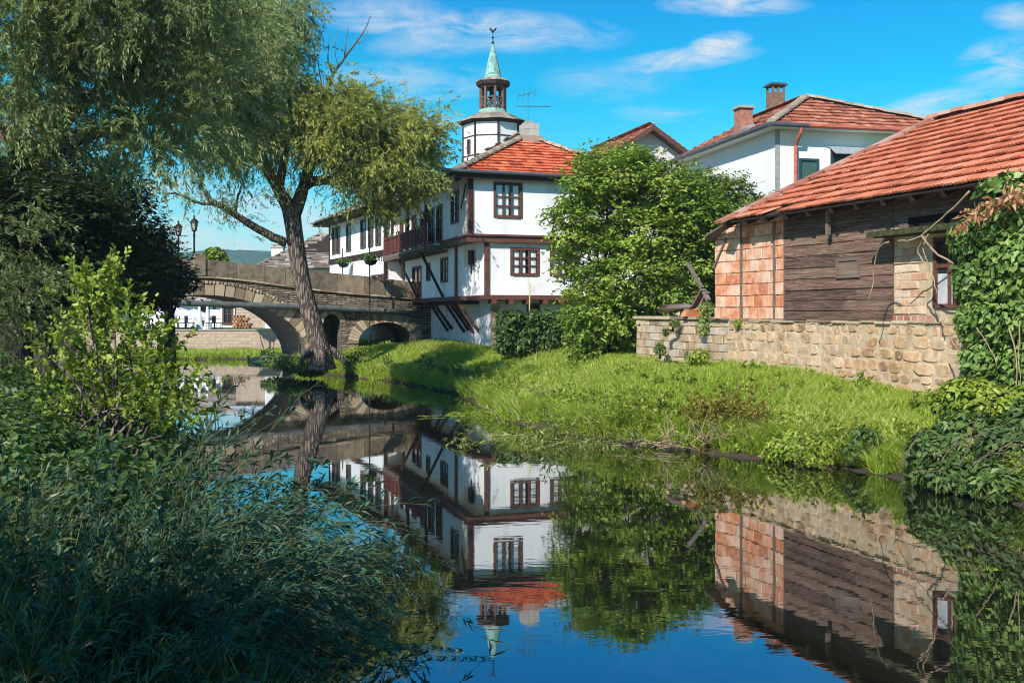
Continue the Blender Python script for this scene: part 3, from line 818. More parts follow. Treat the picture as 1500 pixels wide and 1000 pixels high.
mb = MB(); mb.lathe((TX, TY, 0), [(.75, 18.02), (1.1, 18.06), (1.14, 18.2), (1.12, 18.28)], 8, rot); mb.build('lantern_eave', M['timber_dark'], tower)
mb = MB()
for k in range(8):
    for j in range(3):
        mb.rnd = random.random()
        P = [lerp(oct_pt(1.18, k, 18.28), oct_pt(1.18, k+1, 18.28), j/3), lerp(oct_pt(1.18, k, 18.28), oct_pt(1.18, k+1, 18.28), (j+.97)/3), lerp(oct_pt(.6, k, 18.52), oct_pt(.6, k+1, 18.52), (j+.97)/3), lerp(oct_pt(.6, k, 18.52), oct_pt(.6, k+1, 18.52), j/3)]
        z0 = random.uniform(0, .03); mb.hexa([*[add(p, (0, 0, z0)) for p in P], *[add(p, (0, 0, z0+.07)) for p in P]])
mb.build('lantern_roof', M['slab'], tower)
mb = MB()
sp = [(.62, 18.5), (.57, 18.66), (.5, 19.0), (.36, 19.6), (.2, 20.25), (.1, 20.7), (.05, 20.88)]
for i in range(len(sp)-1):
    nseg = 3
    for s in range(nseg):
        ra, za = lerp(sp[i], sp[i+1], s/nseg); rb, zb = lerp(sp[i], sp[i+1], (s+1)/nseg)
        for k in range(16):
            mb.rnd = random.random(); t0 = rot+2*math.pi*k/16; t1 = rot+2*math.pi*(k+1)/16
            mb.poly(*[(TX+r*math.cos(t), TY+r*math.sin(t), z) for r, t, z in ((ra+.012, t0, za), (ra+.012, t1, za), (rb, t1, zb), (rb, t0, zb))])
mb.build('spire', M['copper'], tower)
mb = MB()
mb.lathe((TX, TY, 20.85), [(.03, 0), (.1, .08), (.1, .13), (.03, .2), (.025, .35), (.08, .42), (.08, .46), (.025, .52), (.02, .75)], 10)
zc = 21.58
for ring_ in (((-.2, .34), (-.27, .3), (-.2, .27), (-.16, .16), (-.1, .06), (0, .02), (.08, .06), (.14, .16), (.2, .2), (.26, .3), (.2, .38), (.13, .33), (.09, .25), (0, .23), (-.08, .26), (-.12, .32), (-.16, .4)),):
    a_ = [(TX+x, TY-.02, zc+z) for x, z in ring_]; b_ = [(TX+x, TY+.02, zc+z) for x, z in ring_]
    mb.poly(*a_); mb.poly(*b_[::-1])
    for k in range(len(a_)): j = (k+1) % len(a_); mb.poly(a_[k], a_[j], b_[j], b_[k])
mb.build('weathervane', M['iron'], tower)

tower.location.z -= .45

# ================================================================ white house with two chimneys
H0 = (388/1500*42, 42.0)
HS = Frame(H0, (-.229, .973), (-.973, -.229)); HF = Frame(H0, (.973, .229), (.229, -.973))
wh = thing('white_house', (*H0, 2.4), 'tall white plastered house with faded tile hip roof, two brick chimneys and copper downpipe', 'house')
hw1 = (HF.u(1171), HF.u(1199), 8.05, 8.95); hw2 = (HF.u(1217), HF.u(1262), 8.6, 9.45)
mb = MB(); wall(mb, HF, 0, 9, 1.5, 10.25, [hw1, hw2]); wall(mb, HS, 0, 9.8, 1.5, 10.25)
mb.poly(HS.p(9.8, 0, 1.5), HS.p(9.8, -9, 1.5), HS.p(9.8, -9, 10.25), HS.p(9.8, 0, 10.25)); mb.poly(HF.p(9, 0, 1.5), HF.p(9, -9.8, 1.5), HF.p(9, -9.8, 10.25), HF.p(9, 0, 10.25))
mb.build('wall', M['plaster_house'], wh)
window(HF, hw1, wh, 1, 1, mat='blue_frame', curtain=False, pane='green_glass'); window(HF, hw2, wh, 1, 1, mat='blue_frame', curtain=False, pane='dark_glass')
mb = MB(); mb.bar(HF.p((hw2[0]+hw2[1])/2-.9, .02, 9.5), HF.p((hw2[0]+hw2[1])/2+.9, .02, 9.5), .06, .06)
a, b = hw2[0]-.1, hw2[1]+.1
mb.hexa([HF.p(a, .02, 9.5), HF.p(b, .02, 9.5), HF.p(b, .55, 9.12), HF.p(a, .55, 9.12), HF.p(a, .02, 9.53), HF.p(b, .02, 9.53), HF.p(b, .56, 9.15), HF.p(a, .56, 9.15)])
mb.build('awning', M['zinc'], wh)
HO = .55; HZ = 10.22
he = [HF.p(-HO, HO, HZ), HF.p(9+HO, HO, HZ), HF.p(9+HO, -9.8-HO, HZ), HF.p(-HO, -9.8-HO, HZ)]
hr = [HF.p(2.5, -2.1, 11.92), HF.p(2.5, -8.2, 11.92)]
for nm, (a, b, c, d) in (('front_roof', (he[0], he[1], hr[0], hr[0])), ('side_roof', (he[3], he[0], hr[1], hr[0])), ('back_roof', (he[1], he[2], hr[0], hr[1])), ('back_roof', (he[2], he[3], hr[1], hr[1]))):
    u, v, n, L, rg = face_rng(a, b, c, d); mb = MB(); tile_roof(mb, a, u, v, n, int(L/.36)+1, .36, .33, lambda s: rg(min(s, L-.02)), .05, .055)
    mb.build(nm, M['tile_old'], wh)
mb = MB(); mb.poly(he[0], he[1], hr[0]); mb.poly(he[1], he[2], hr[1], hr[0]); mb.poly(he[2], he[3], hr[1]); mb.poly(he[3], he[0], hr[0], hr[1]); mb.poly(*[add(p, (0, 0, -.1)) for p in he[::-1]])
mb.build('soffit', M['plaster_house'], wh)
mb = MB()
for a, b in ((he[0], hr[0]), (he[1], hr[0]), (hr[0], hr[1])): ridge_caps(mb, add(a, (0, 0, .09)), add(b, (0, 0, .1)), .18, .4)
mb.build('ridge', M['ridge'], wh)
mb = MB(); mb.tube([HS.p(-HO, HO+.08, HZ-.02), HS.p(9.8+HO, HO+.08, HZ-.02)], .09, 8); mb.tube([HF.p(-HO-.08, HO+.08, HZ-.02), HF.p(1.1, HO+.08, HZ-.02)], .088, 8)
mb.build('gutter', M['gutter'], wh)
mb = MB(); mb.tube([HF.p(1.1, HO+.08, HZ-.02), HF.p(9+HO, HO+.08, HZ-.02)], .09, 8)
xd = HF.u(1163)
mb.tube([HF.p(xd, HO+.05, HZ-.08), HF.p(xd, HO+.02, HZ-.3), HF.p(xd, .14, HZ-.75), HF.p(xd, .14, 2.4)], .075, 8); mb.build('downpipe', M['copper_pipe'], wh)
mb = MB(); mb.fbox(HF, -.03, .12, -.1, .03, 2, 10.1); mb.build('corner_strip', m_simple('grey_strip', (.3, .3, .28), .8), wh)
def chimney(px0, px1, ytop, ybot, D, mat, parent, cap, openw):
    p = W((px0+px1)/2, ytop, D); wd = (px1-px0)/FPX*D*.5
    u_, v_, n_, L_, k_ = slope_axes(he[3], he[0], hr[1]); hgt = dot(sub((p[0], p[1], 0), he[3]), n_); zb = -hgt/n_[2]-.35
    F_ = Frame((p[0], p[1]), (.973, .229), (.229, -.973)); s = wd*.84
    top = p[2]
    m_ = MB(); m_.fbox(F_, -s, s, -s, s, zb, top-(.42 if openw else .12)); o_ = m_.build('chimney', M[mat], parent)
    if openw:
        m_ = MB()
        for sx in (-1, 0, 1):
            for sy in (-1, 1): m_.fbox(F_, sx*s*.86-s*.14, sx*s*.86+s*.14, sy*s*.86-s*.14, sy*s*.86+s*.14, top-.42, top-.1)
        m_.build('flue_opening', M[mat], o_)
    m_ = MB(); m_.fbox(F_, -s*1.3, s*1.3, -s*1.3, s*1.3, top-.1, top-.03); m_.fbox(F_, -s*1.1, s*1.1, -s*1.1, s*1.1, top-.03, top+.02)
    m_.build('chimney_cap', M[cap], o_)
    return F_, s, top
chimney(1077, 1101, 157, 190, 44.9, 'brick_chimney', wh, 'stone', False)
chimney(1124, 1148, 124, 165, 49.0, 'brick_brown', wh, 'gutter', True)
u, v, n, L, rg = face_rng(he[3], he[0], hr[1], hr[0])
fl = W(1089, 193, 44.6); hgt = dot(sub((fl[0], fl[1], 0), he[3]), n); mb = MB(); mb.box((fl[0], fl[1], -hgt/n[2]+.12), tuple(k*.75 for k in u), tuple(k*.18 for k in v), tuple(k*.09 for k in n)); mb.build('flashing', M['zinc'], wh)

# ================================================================ gabled house behind
G0 = W(950, 187, 56.0); GF = Frame(G0[:2], (.96, .28), (.28, -.96))
gh = thing('gabled_house', (G0[0], G0[1], 2.4), 'white gabled house whose peak rises behind the green tree', 'house')
hl = 2.3; gz = G0[2]; sl = .64
mb = MB(); mb.poly(GF.p(-hl, 0, 1.5), GF.p(hl, 0, 1.5), GF.p(hl, 0, gz-sl*hl-.2), GF.p(0, 0, gz-.2), GF.p(-hl, 0, gz-sl*hl-.2))
for s in (-hl, hl): mb.poly(GF.p(s, 0, 1.5), GF.p(s, -8, 1.5), GF.p(s, -8, gz-sl*hl-.2), GF.p(s, 0, gz-sl*hl-.2))
mb.build('wall', m_plaster('pinkish_plaster', (.68, .61, .56), (.4, .36, .33), .3), gh)
for s in (-1, 1):
    a = GF.p(s*(hl+.5), .7, gz-sl*(hl+.5)); b = GF.p(s*(hl+.5), -8.4, gz-sl*(hl+.5)); t0 = GF.p(0, .7, gz); t1 = GF.p(0, -8.4, gz)
    u, v, n, L, rg = face_rng(a, b, t0, t1); mb = MB(); tile_roof(mb, a, u, v, n, int(L/.36)+1, .36, .33, lambda q: rg(min(q, L-.02)), .05, .05); mb.build('roof', M['tile_old'], gh)
mb = MB()
for s in (-1, 1):
    mb.bar(GF.p(0, .66, gz-.1), GF.p(s*(hl+.5), .66, gz-sl*(hl+.5)-.1), .08, .24); mb.bar(GF.p(0, .3, gz-.18), GF.p(s*(hl+.5), .3, gz-sl*(hl+.5)-.18), .6, .05)
mb.build('bargeboard', M['timber'], gh)

# ================================================================ old barn
A = (5.63, 26.0)
BF = Frame(A, (.345, -.939), (-.939, -.345))
barn = thing('old_barn', (A[0], A[1], 2.4), 'old barn of dark weathered boards and red clay blocks under a long orange tile roof', 'barn')
BZ = 2.44
def bu(px): return BF.u(px)
mb = MB(); wall(mb, BF, .36, 2.19, BZ, 4.95); 
bl = MB()
PL = Frame(BF.p(.36, 0, 0)[:2], (-.52, .854), (-.854, -.52))
w_l = PL.u(1047.5)
bl.poly(PL.p(0, 0, BZ), PL.p(w_l, 0, BZ), PL.p(w_l, 0, 4.52), PL.p(0, 0, 4.98))
bl.poly(PL.p(w_l, 0, BZ), PL.p(w_l, -3, BZ), PL.p(w_l, -3, 5.0), PL.p(w_l, 0, 4.52))
mb.v += []; n0 = len(mb.v)
mb.v.extend(bl.v); mb.f.extend(tuple(i+n0 for i in f) for f in bl.f); mb.r.extend(bl.r)
bwl = mb.build('brick_wall', M['joint'], barn)
mb = MB(); block_face(mb, BF, .41, 2.15, BZ, 4.95, .36, .29, .016, .0, jit=.008, proud=.018)
block_face(mb, PL, 0.03, w_l, BZ, 5.0, .36, .29, .016, .0, jit=.01, proud=.02, ztop=lambda u: 4.96-.46*u/w_l)
mb.build('clay_block', M['clay_block'], bwl)
mb = MB()
mb.fbox(BF, .32, .4, -.05, .03, BZ-.02, 4.95); mb.fbox(BF, bu(1135)-.04, bu(1135)+.05, -.05, .03, BZ-.02, 4.75); mb.fbox(BF, .2, 2.25, -.06, .035, BZ-.06, BZ)
mb.fbox(BF, 2.15, 2.22, -.05, .02, BZ, 4.9)
mb.build('post', M['timber_grey'], barn)
# board cladding, one lapped board after another, rnd per board
mb = MB(); z = BZ
U1 = bu(1310)
while z < 4.95:
    h = random.uniform(.2, .27)
    cuts = sorted([2.2, U1]+([random.uniform(3.2, 4.9)] if random.random() < .45 else []))
    for a_, b_ in zip(cuts, cuts[1:]):
        mb.rnd = random.random(); j = random.uniform(-.006, .012); s_ = random.uniform(-.012, .012)
        mb.hexa([BF.p(a_+.004, -.06, z), BF.p(b_-.004, -.06, z), BF.p(b_-.004, .035+j, z+s_), BF.p(a_+.004, .035+j, z-s_),
                 BF.p(a_+.004, -.06, z+h), BF.p(b_-.004, -.06, z+h), BF.p(b_-.004, .01+j, z+h+.012), BF.p(a_+.004, .01+j, z+h+.012)])
    z += h
z = 4.35
while z < 5.0:                       # boards over the brick end and under the eave
    mb.rnd = random.random(); h = .24
    mb.hexa([BF.p(U1+.01, -.06, z), BF.p(11.5, -.06, z), BF.p(11.5, .03, z), BF.p(U1+.01, .03, z), BF.p(U1+.01, -.06, z+h), BF.p(11.5, -.06, z+h), BF.p(11.5, .01, z+h+.01), BF.p(U1+.01, .01, z+h+.01)])
    z += h
mb.build('board_cladding', M['boards'], barn)
# little hatch with a pale frame
h0, h1 = bu(1228), bu(1262); hz0 = BF.uz(1245, 407)[1]; hz1 = BF.uz(1245, 378)[1]
mb = MB()
mb.fbox(BF, h0, h0+.07, .0, .075, hz0, hz1); mb.fbox(BF, h1-.07, h1, .0, .075, hz0, hz1); mb.fbox(BF, h0+.07, h1-.07, .0, .07, hz1-.06, hz1); mb.fbox(BF, h0+.07, h1-.07, .0, .07, hz0, hz0+.07)
hf = mb.build('hatch', M['timber_grey'], barn)
mb = MB(); mb.fbox(BF, h0+.07, h1-.07, .0, .045, hz0+.07, hz1-.06); mb.build('hatch_panel', m_wood('hatch_board', [(.2, (.1, .07, .05)), (.5, (.24, .17, .12)), (.8, (.4, .3, .22))], .85), hf)
# pale brick end with the broken window
pb = MB(); bw = (bu(1369), bu(1412), BF.uz(1372, 449)[1], 4.0)
wall(pb, BF, U1, 11.5, BZ-.02, 4.36, [bw], .0)
pb.poly(BF.p(11.5, 0, BZ), BF.p(11.5, -5.8, BZ), BF.p(11.5, -5.8, 5), BF.p(11.5, 0, 5))
pb.poly(BF.p(.4, -11, BZ), BF.p(11.5, -11, BZ), BF.p(11.5, -11, 4.9), BF.p(.4, -11, 4.9))
pb.poly(BF.p(.45, -.05, BZ), BF.p(.45, -11, BZ), BF.p(.45, -11, 4.9), BF.p(.45, -5.8, 7.5), BF.p(.45, -.05, 4.9))
pbw = pb.build('pale_brick_wall', M['mortar'], barn)
mb = MB(); block_face(mb, BF, U1+.01, 9.2, BZ+.12, 4.3, .46, .165, .018, .0, [(bw[0]-.03, bw[1]+.03, bw[2]-.03, bw[3]+.03)], .012, .02, .016); mb.build('brick', M['pale_block'], pbw)
mb = MB(); mb.fbox(BF, U1-.02, bu(1369), .005, .03, BZ-.1, BZ+.1); mb.build('red_brick_course', m_bricks('red_course', (.3, .08, .05), (.42, .2, .13), (.5, .4, .33), .2, .3, .02, .3), barn)
wf = window(BF, bw, barn, 2, rows=2, mat='timber', fr=.05, curtain=False, pane='dark_glass', trans=[.6])
mb = MB(); mb.fbox(BF, bw[0]+.05, bw[0]+.42, -.05, -.03, bw[2]+.05, bw[2]+.62); mb.build('torn_sheet', m_simple('grey_sheet', (.42, .42, .42), .7, .3, 5), wf)
mb = MB(); mb.fbox(BF, bw[0]+.46, bw[1]-.1, -.05, -.035, bw[2]+.05, bw[2]+.75); mb.fbox(BF, bw[0]+.12, bw[0]+.36, -.05, -.035, bw[2]+.7, bw[3]-.1); mb.build('board_panel', m_wood('orange_board', [(.2, (.3, .14, .06)), (.5, (.48, .25, .11)), (.8, (.6, .36, .18))], .8), wf)
# mossy ledge over the window; a dark box paints the gap above it
mb = MB(); mb.fbox(BF, bu(1301), 10.2, -.1, .55, 4.1, 4.21); mb.build('ledge', m_simple('mossy_ledge', (.06, .062, .024), .95, .6, 9, 1.0), barn)
mb = MB(); mb.fbox(BF, U1+.35, 9.8, -.4, .032, 4.22, 4.46); mb.build('painted_gap_dark', M['dark'], barn)
mb = MB(); mb.fbox(BF, bu(1320), bu(1333), -.02, .06, 4.19, 4.5); mb.build('gap_stud', M['timber_grey'], barn)
# roof
RZ0, RZ1, RW0, RW1 = 4.85, 7.72, .55, -5.8
RU = .5
p0 = BF.p(RU, RW0, RZ0); p1 = BF.p(12, RW0, RZ0); t0 = BF.p(RU, RW1, RZ1); t1 = BF.p(12, RW1, RZ1)
u, v, n, L, rg = face_rng(p0, p1, t0, t1)
mb = MB(); tile_roof(mb, p0, u, v, n, 13, L/13, .27, rg, .06, .032, .005, skip=lambda r, k: r == 0 and k in (6, 7))
mb.build('roof', M['tile_barn'], barn)
mb = MB(); q0 = BF.p(RU, -5.8*2-RW0, RZ0); q1 = BF.p(12, -5.8*2-RW0, RZ0)
u2, v2, n2, L2, rg2 = face_rng(q1, q0, t1, t0); tile_roof(mb, q1, u2, v2, n2, 13, L2/13, .37, rg2, .075, .05); mb.build('back_roof', M['tile_barn'], barn)
mb = MB(); D_ = tuple(-c*.05 for c in n)
mb.hexa([add(p0, D_), add(p1, D_), add(t1, D_), add(t0, D_), add(p0, D_, .2), add(p1, D_, .2), add(t1, D_, .2), add(t0, D_, .2)]); mb.build('roof_boarding', M['timber_dark'], barn)
mb = MB(); ridge_caps(mb, add(t0, (0, 0, .09)), add(t1, (0, 0, .09)), .17, .44); mb.build('ridge', M['ridge_red'], barn)
mb = MB()
for k in range(16):
    s = k/15; p = add(lerp(p0, t0, s), n, .09); mb.rnd = random.random()
    mb.box(add(p, u, .1), tuple(c*.17 for c in u), tuple(c*.27 for c in v), tuple(c*.035 for c in n))
mb.build('verge_tile', M['ridge_red'], barn)
mb = MB()
for k in range(15): 
    uu = .5+k*.8; a = BF.p(uu, .5, RZ0-.1); b = BF.p(uu, -1.2, RZ0-.1+1.7*.475); mb.bar(a, b, .09, .12)
mb.build('rafter', M['timber_dark'], barn)
mb = MB(); 
mb.bar(BF.p(-.1, .3, 4.72), PL.p(w_l+.05, .12, 4.48), .22, .05); mb.bar(BF.p(.5, .35, 4.85), PL.p(w_l+.0, .2, 4.56), .3, .04); mb.bar(PL.p(.5, .05, 4.5), PL.p(.95, .06, 3.75), .05, .04)
mb.build('verge_board', M['timber_grey'], barn)
xs = bu(1224); mb = MB(); mb.fbox(BF, xs-.04, xs+.04, .16, .24, 4.28, 4.8); mb.build('hanging_batten', M['timber_grey'], barn)

# rubble wall that carries the barn, and the ashlar wall beside it
sw = thing('rubble_wall', BF.p(4, 0, 1.0), 'mortared rubble stone wall carrying the barn above the grass', 'wall')
mb = MB(); mb.fbox(BF, -.12, 12, -.6, .06, .3, BZ-.03); mb.build('stonework', M['mortar'], sw)
mb = MB(); rubble_face(mb, BF, -.1, 10.5, .75, BZ-.06, .06); mb.build('rubble_stone', M['rubble_face'], sw)
mb = MB()
for k in range(26): mb.rnd = random.random(); mb.fbox(BF, -.1+k*.46, .33+k*.46, -.3, .09+random.uniform(-.02, .05), BZ-.055+random.uniform(-.01, .02), BZ-.005+random.uniform(-.02, .02))
mb.build('coping', M['voussoir'], sw)
asw = thing('ashlar_wall', BF.p(-3, 0, 1.2), 'squared block stone wall with flat coping beside the green tree', 'wall')
mb = MB(); mb.fbox(BF, -5.3, -.125, -.6, .04, .5, 2.42); mb.build('stonework', M['joint'], asw)
mb = MB(); block_face(mb, BF, -5.28, -.13, .72, 2.42, .58, .215, .012, .04, jit=.012, proud=.02, bev=.014); mb.build('block', M['ashlar_face'], asw)
mb = MB()
for k in range(7): mb.rnd = random.random(); mb.fbox(BF, -5.4+k*.755, -5.4+k*.755+.74, -.65, .12+random.uniform(-.02, .03), 2.42, 2.5)
mb.build('coping', M['voussoir'], asw)
yd = MB(); yd.poly(BF.p(-5.4, -.55, 2.405), BF.p(12, -.55, 2.405), BF.p(12, -11, 2.405), BF.p(-4, -11, 2.405)); tag(yd.build('yard_ground', m_simple('yard_earth', (.16, .13, .09), .95, .4, 3, .6)), kind='structure')

# leaning boards, timber pile on the wall
def px_on_wall(px, py, w=-.35): u_, z_ = BF.uz(px, py, w); return BF.p(u_, w, z_)
bd = thing('leaning_boards', px_on_wall(1025, 460), 'grey weathered boards propped in a crooked angle on the wall beside the barn', 'boards')
mb = MB(); mb.bar(px_on_wall(1029, 422), px_on_wall(1007, 386), .1, .06); mb.bar(px_on_wall(1010, 462), px_on_wall(1030, 424, -.3), .16, .06); mb.rnd = .8; mb.bar(px_on_wall(1018, 464, -.42), px_on_wall(1037, 428, -.4), .12, .05)
mb.bar(px_on_wall(1030, 424), px_on_wall(1038, 440), .13, .06)
mb.build('plank', M['timber_grey'], bd)
for i, (x0, y0, x1, y1, r_, lb) in enumerate(((968, 455, 1012, 449, .09, 'thick bark-stripped log lying lowest on the coping'), (974, 448, 1026, 457, .06, 'slim grey log lying slanted over the thick one'), (990, 447, 1030, 452, .05, 'thin brown pole on top of the logs by the boards'))):
    mb = MB(); p = px_on_wall(x0, y0, -.25-.1*i); q = px_on_wall(x1, y1, -.2-.1*i); mb.tube([p, add(lerp(p, q, .5), (0, 0, .04)), q], [r_, r_*.95, r_*.7], 8)
    tag(mb.build('log', M['timber_grey'], None, True, p), lb, 'log', 'logs on the ashlar wall')
mb = MB(); p = px_on_wall(1018, 458, -.12)
mb.box((p[0], p[1], p[2]), (.3, .1, 0), (-.05, .1, 0), (.06, 0, .1)); mb.box((p[0]+.2, p[1]+.05, p[2]+.1), (.22, -.05, .05), (.05, .1, 0), (0, 0, .05))
tag(mb.build('brick_rubble', M['brick_block'], None, False, p), 'broken red clay block lying by the leaning boards', 'brick')
# pole standing by the front hedge
p = FF.p(2.25, 0.6, 0); mb = MB(); mb.tube([(p[0], p[1], 1.2), (p[0]+.02, p[1], 3.75)], .03, 6)
tag(mb.build('wooden_pole', m_simple('pale_pole', (.42, .36, .2), .8), None, True, (p[0], p[1], 1.2)), 'thin pale pole standing upright before the white house front', 'pole')

# ================================================================ bridge
BR = (-4.5, 50.5); GE = (-.89, .45*-1)
GF_ = Frame(BR, (-.89, -.45), (.45, -.89))
bridge = thing('stone_bridge', GF_.p(8, 0, .3), 'humpbacked stone arch bridge with flat slab parapet crossing the river', 'bridge')
BWID = 5.0; S1 = 24.0
ac, aa, ab, az = 10.39, 4.8, 3.1, .3
bc, ba, bb, bz = 1.79, 1.42, 1.0, 1.14
cc_, ca = 4.5, .43; nz = 2.12
dcx, da, db, dz = 19.6, 3.2, 2.2, .3
def intr(s):
    if abs(s-ac) < aa: return az+ab*math.sqrt(max(0, 1-((s-ac)/aa)**2))
    if abs(s-bc) < ba: return bz+bb*math.sqrt(max(0, 1-((s-bc)/ba)**2))
    if abs(s-cc_) < ca: return nz+ca*math.sqrt(max(0, 1-((s-cc_)/ca)**2))
    if abs(s-dcx) < da: return dz+db*math.sqrt(max(0, 1-((s-dcx)/da)**2))
    return -1.0
tp = [GF_.uz(x, y) for x, y in ((640, 416), (592, 411.5), (527, 403.5), (444, 396), (376, 387.5), (330, 383.5), (296, 379))]+[(14.5, 4.95), (18, 4.4), (24, 3.3)]
bp = [GF_.uz(x, y) for x, y in ((640, 440), (591, 434), (527, 429), (456, 422), (352, 407.5), (300, 403))]+[(14.5, 4.05), (18, 3.5), (24, 2.4)]
def interp(pts, s): return float(np.interp(s, [p[0] for p in pts], [p[1] for p in pts]))
edges = {-1.5, S1}
for c_, a_ in ((ac, aa), (bc, ba), (cc_, ca), (dcx, da)):
    for k in range(33): edges.add(c_-a_*math.cos(math.pi*k/32))
for k in range(60): edges.add(-1.5+k*(S1+1.5)/60)
ed = sorted(edges)
mb = MB(); sf = MB()
for s0, s1 in zip(ed, ed[1:]):
    if s1-s0 < 1e-5: continue
    m_ = (s0+s1)/2; open_ = intr(m_) > -.9
    b0 = intr(s0) if open_ else -1.0; b1 = intr(s1) if open_ else -1.0
    if open_:
        for c_, a_, z_ in ((ac, aa, az), (bc, ba, bz), (cc_, ca, nz), (dcx, da, dz)):
            if abs(m_-c_) < a_: b0 = max(b0, z_); b1 = max(b1, z_)
    h0, h1 = interp(bp, s0), interp(bp, s1)
    mb.poly(GF_.p(s0, 0, b0), GF_.p(s1, 0, b1), GF_.p(s1, 0, h1), GF_.p(s0, 0, h0))
    mb.poly(GF_.p(s0, -BWID, b0), GF_.p(s0, -BWID, h0), GF_.p(s1, -BWID, h1), GF_.p(s1, -BWID, b1))
    mb.poly(GF_.p(s0, 0, h0), GF_.p(s1, 0, h1), GF_.p(s1, -BWID, h1), GF_.p(s0, -BWID, h0))
    if open_: sf.poly(GF_.p(s0, 0, b0), GF_.p(s0, -BWID, b0), GF_.p(s1, -BWID, b1), GF_.p(s1, 0, b1))
for c_, a_, z_ in ((ac, aa, az), (bc, ba, bz), (cc_, ca, nz), (dcx, da, dz)):
    for s_ in (c_-a_, c_+a_): sf.poly(GF_.p(s_, 0, -1), GF_.p(s_, -BWID, -1), GF_.p(s_, -BWID, z_), GF_.p(s_, 0, z_))
sf.poly(GF_.p(cc_-ca, -1.6, -1), GF_.p(cc_+ca, -1.6, -1), GF_.p(cc_+ca, -1.6, nz+ca+.1), GF_.p(cc_-ca, -1.6, nz+ca+.1))
mb.build('spandrel_wall', M['bridge_stone'], bridge)
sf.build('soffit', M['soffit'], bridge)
def ring(c_, a_, b_, z_, t0, t1, n, w1, j=.02):
    m_ = MB()
    for k in range(n):
        m_.rnd = random.random(); th0 = math.pi*k/n+.006; th1 = math.pi*(k+1)/n-.006; jj = random.uniform(-j, j)
        P = []
        for w_ in (-.3, w1+jj):
            for th, t in ((th0, t0), (th1, t0), (th1, t1), (th0, t1)):
                nx, nz_ = b_*math.cos(th), a_*math.sin(th); l = math.hypot(nx, nz_); nx /= l; nz_ /= l
                P.append(GF_.p(c_-a_*math.cos(th)-nx*t, w_, z_+b_*math.sin(th)+nz_*t))
        m_.hexa(P)
    return m_
ring(ac, aa, ab, az, .0, .5, 34, .03).build('arch_ring', M['voussoir'], bridge)
ring(ac, aa, ab, az, .51, .63, 96, .06).build('arch_hood', M['voussoir'], bridge)
ring(bc, ba, bb, bz, .0, .5, 30, .03).build('arch_ring', M['voussoir'], bridge)
ring(cc_, ca, ca, nz, .0, .22, 9, .03).build('arch_ring', M['voussoir'], bridge)
ring(dcx, da, db, dz, .0, .5, 26, .03).build('arch_ring', M['voussoir'], bridge)
for side, (wa, wb) in (('near', (-.32, .05)), ('far', (-BWID-.05, -BWID+.32))):
    m_ = MB(); s_ = -1.3
    while s_ < S1-.2:
        m_.rnd = random.random(); e_ = s_+random.uniform(.95, 1.35); j = random.uniform(-.012, .012)
        m_.hexa([GF_.p(s_+.01, wb+j, interp(bp, s_)-.02), GF_.p(e_-.01, wb+j, interp(bp, e_)-.02), GF_.p(e_-.01, wa, interp(bp, e_)-.02), GF_.p(s_+.01, wa, interp(bp, s_)-.02),
                 GF_.p(s_+.01, wb+j, interp(tp, s_)), GF_.p(e_-.01, wb+j, interp(tp, e_)), GF_.p(e_-.01, wa, interp(tp, e_)), GF_.p(s_+.01, wa, interp(tp, s_))])
        s_ = e_
    m_.build('parapet', M['parapet'], bridge)
m_ = MB(); s_ = -1.3
while s_ < S1-.2:
    m_.rnd = random.random(); e_ = s_+.8
    m_.hexa([GF_.p(s_, .1, interp(bp, s_)-.1), GF_.p(e_-.01, .1, interp(bp, e_)-.1), GF_.p(e_-.01, -.1, interp(bp, e_)-.1), GF_.p(s_, -.1, interp(bp, s_)-.1),
             GF_.p(s_, .1, interp(bp, s_)-.03), GF_.p(e_-.01, .1, interp(bp, e_)-.03), GF_.p(e_-.01, -.1, interp(bp, e_)-.03), GF_.p(s_, -.1, interp(bp, s_)-.03)]); s_ = e_
m_.build('string_course', M['voussoir'], bridge)
pu, pz = GF_.uz(297, 376); m_ = MB(); m_.fbox(GF_, pu-.1, pu+.35, -.4, .12, interp(bp, pu)-.02, pz+.12); m_.build('parapet_pillar', M['parapet'], bridge)
# the grey water pipe slung along the bridge
pts = []
for x, y in ((618, 460), (560, 455), (456, 450), (352, 446.5), (235, 442.5)):
    u_, z_ = GF_.uz(x, y, .25); pts.append(GF_.p(u_, .25, z_))
pts.append(add(pts[-1], sub(pts[-1], pts[-2]), 1.6))
m_ = MB(); m_.tube(pts, .14, 10)
tag(m_.build('water_pipe', M['pipe'], None, True, pts[0]), 'long grey pipe slung across the arches of the stone bridge', 'pipe')

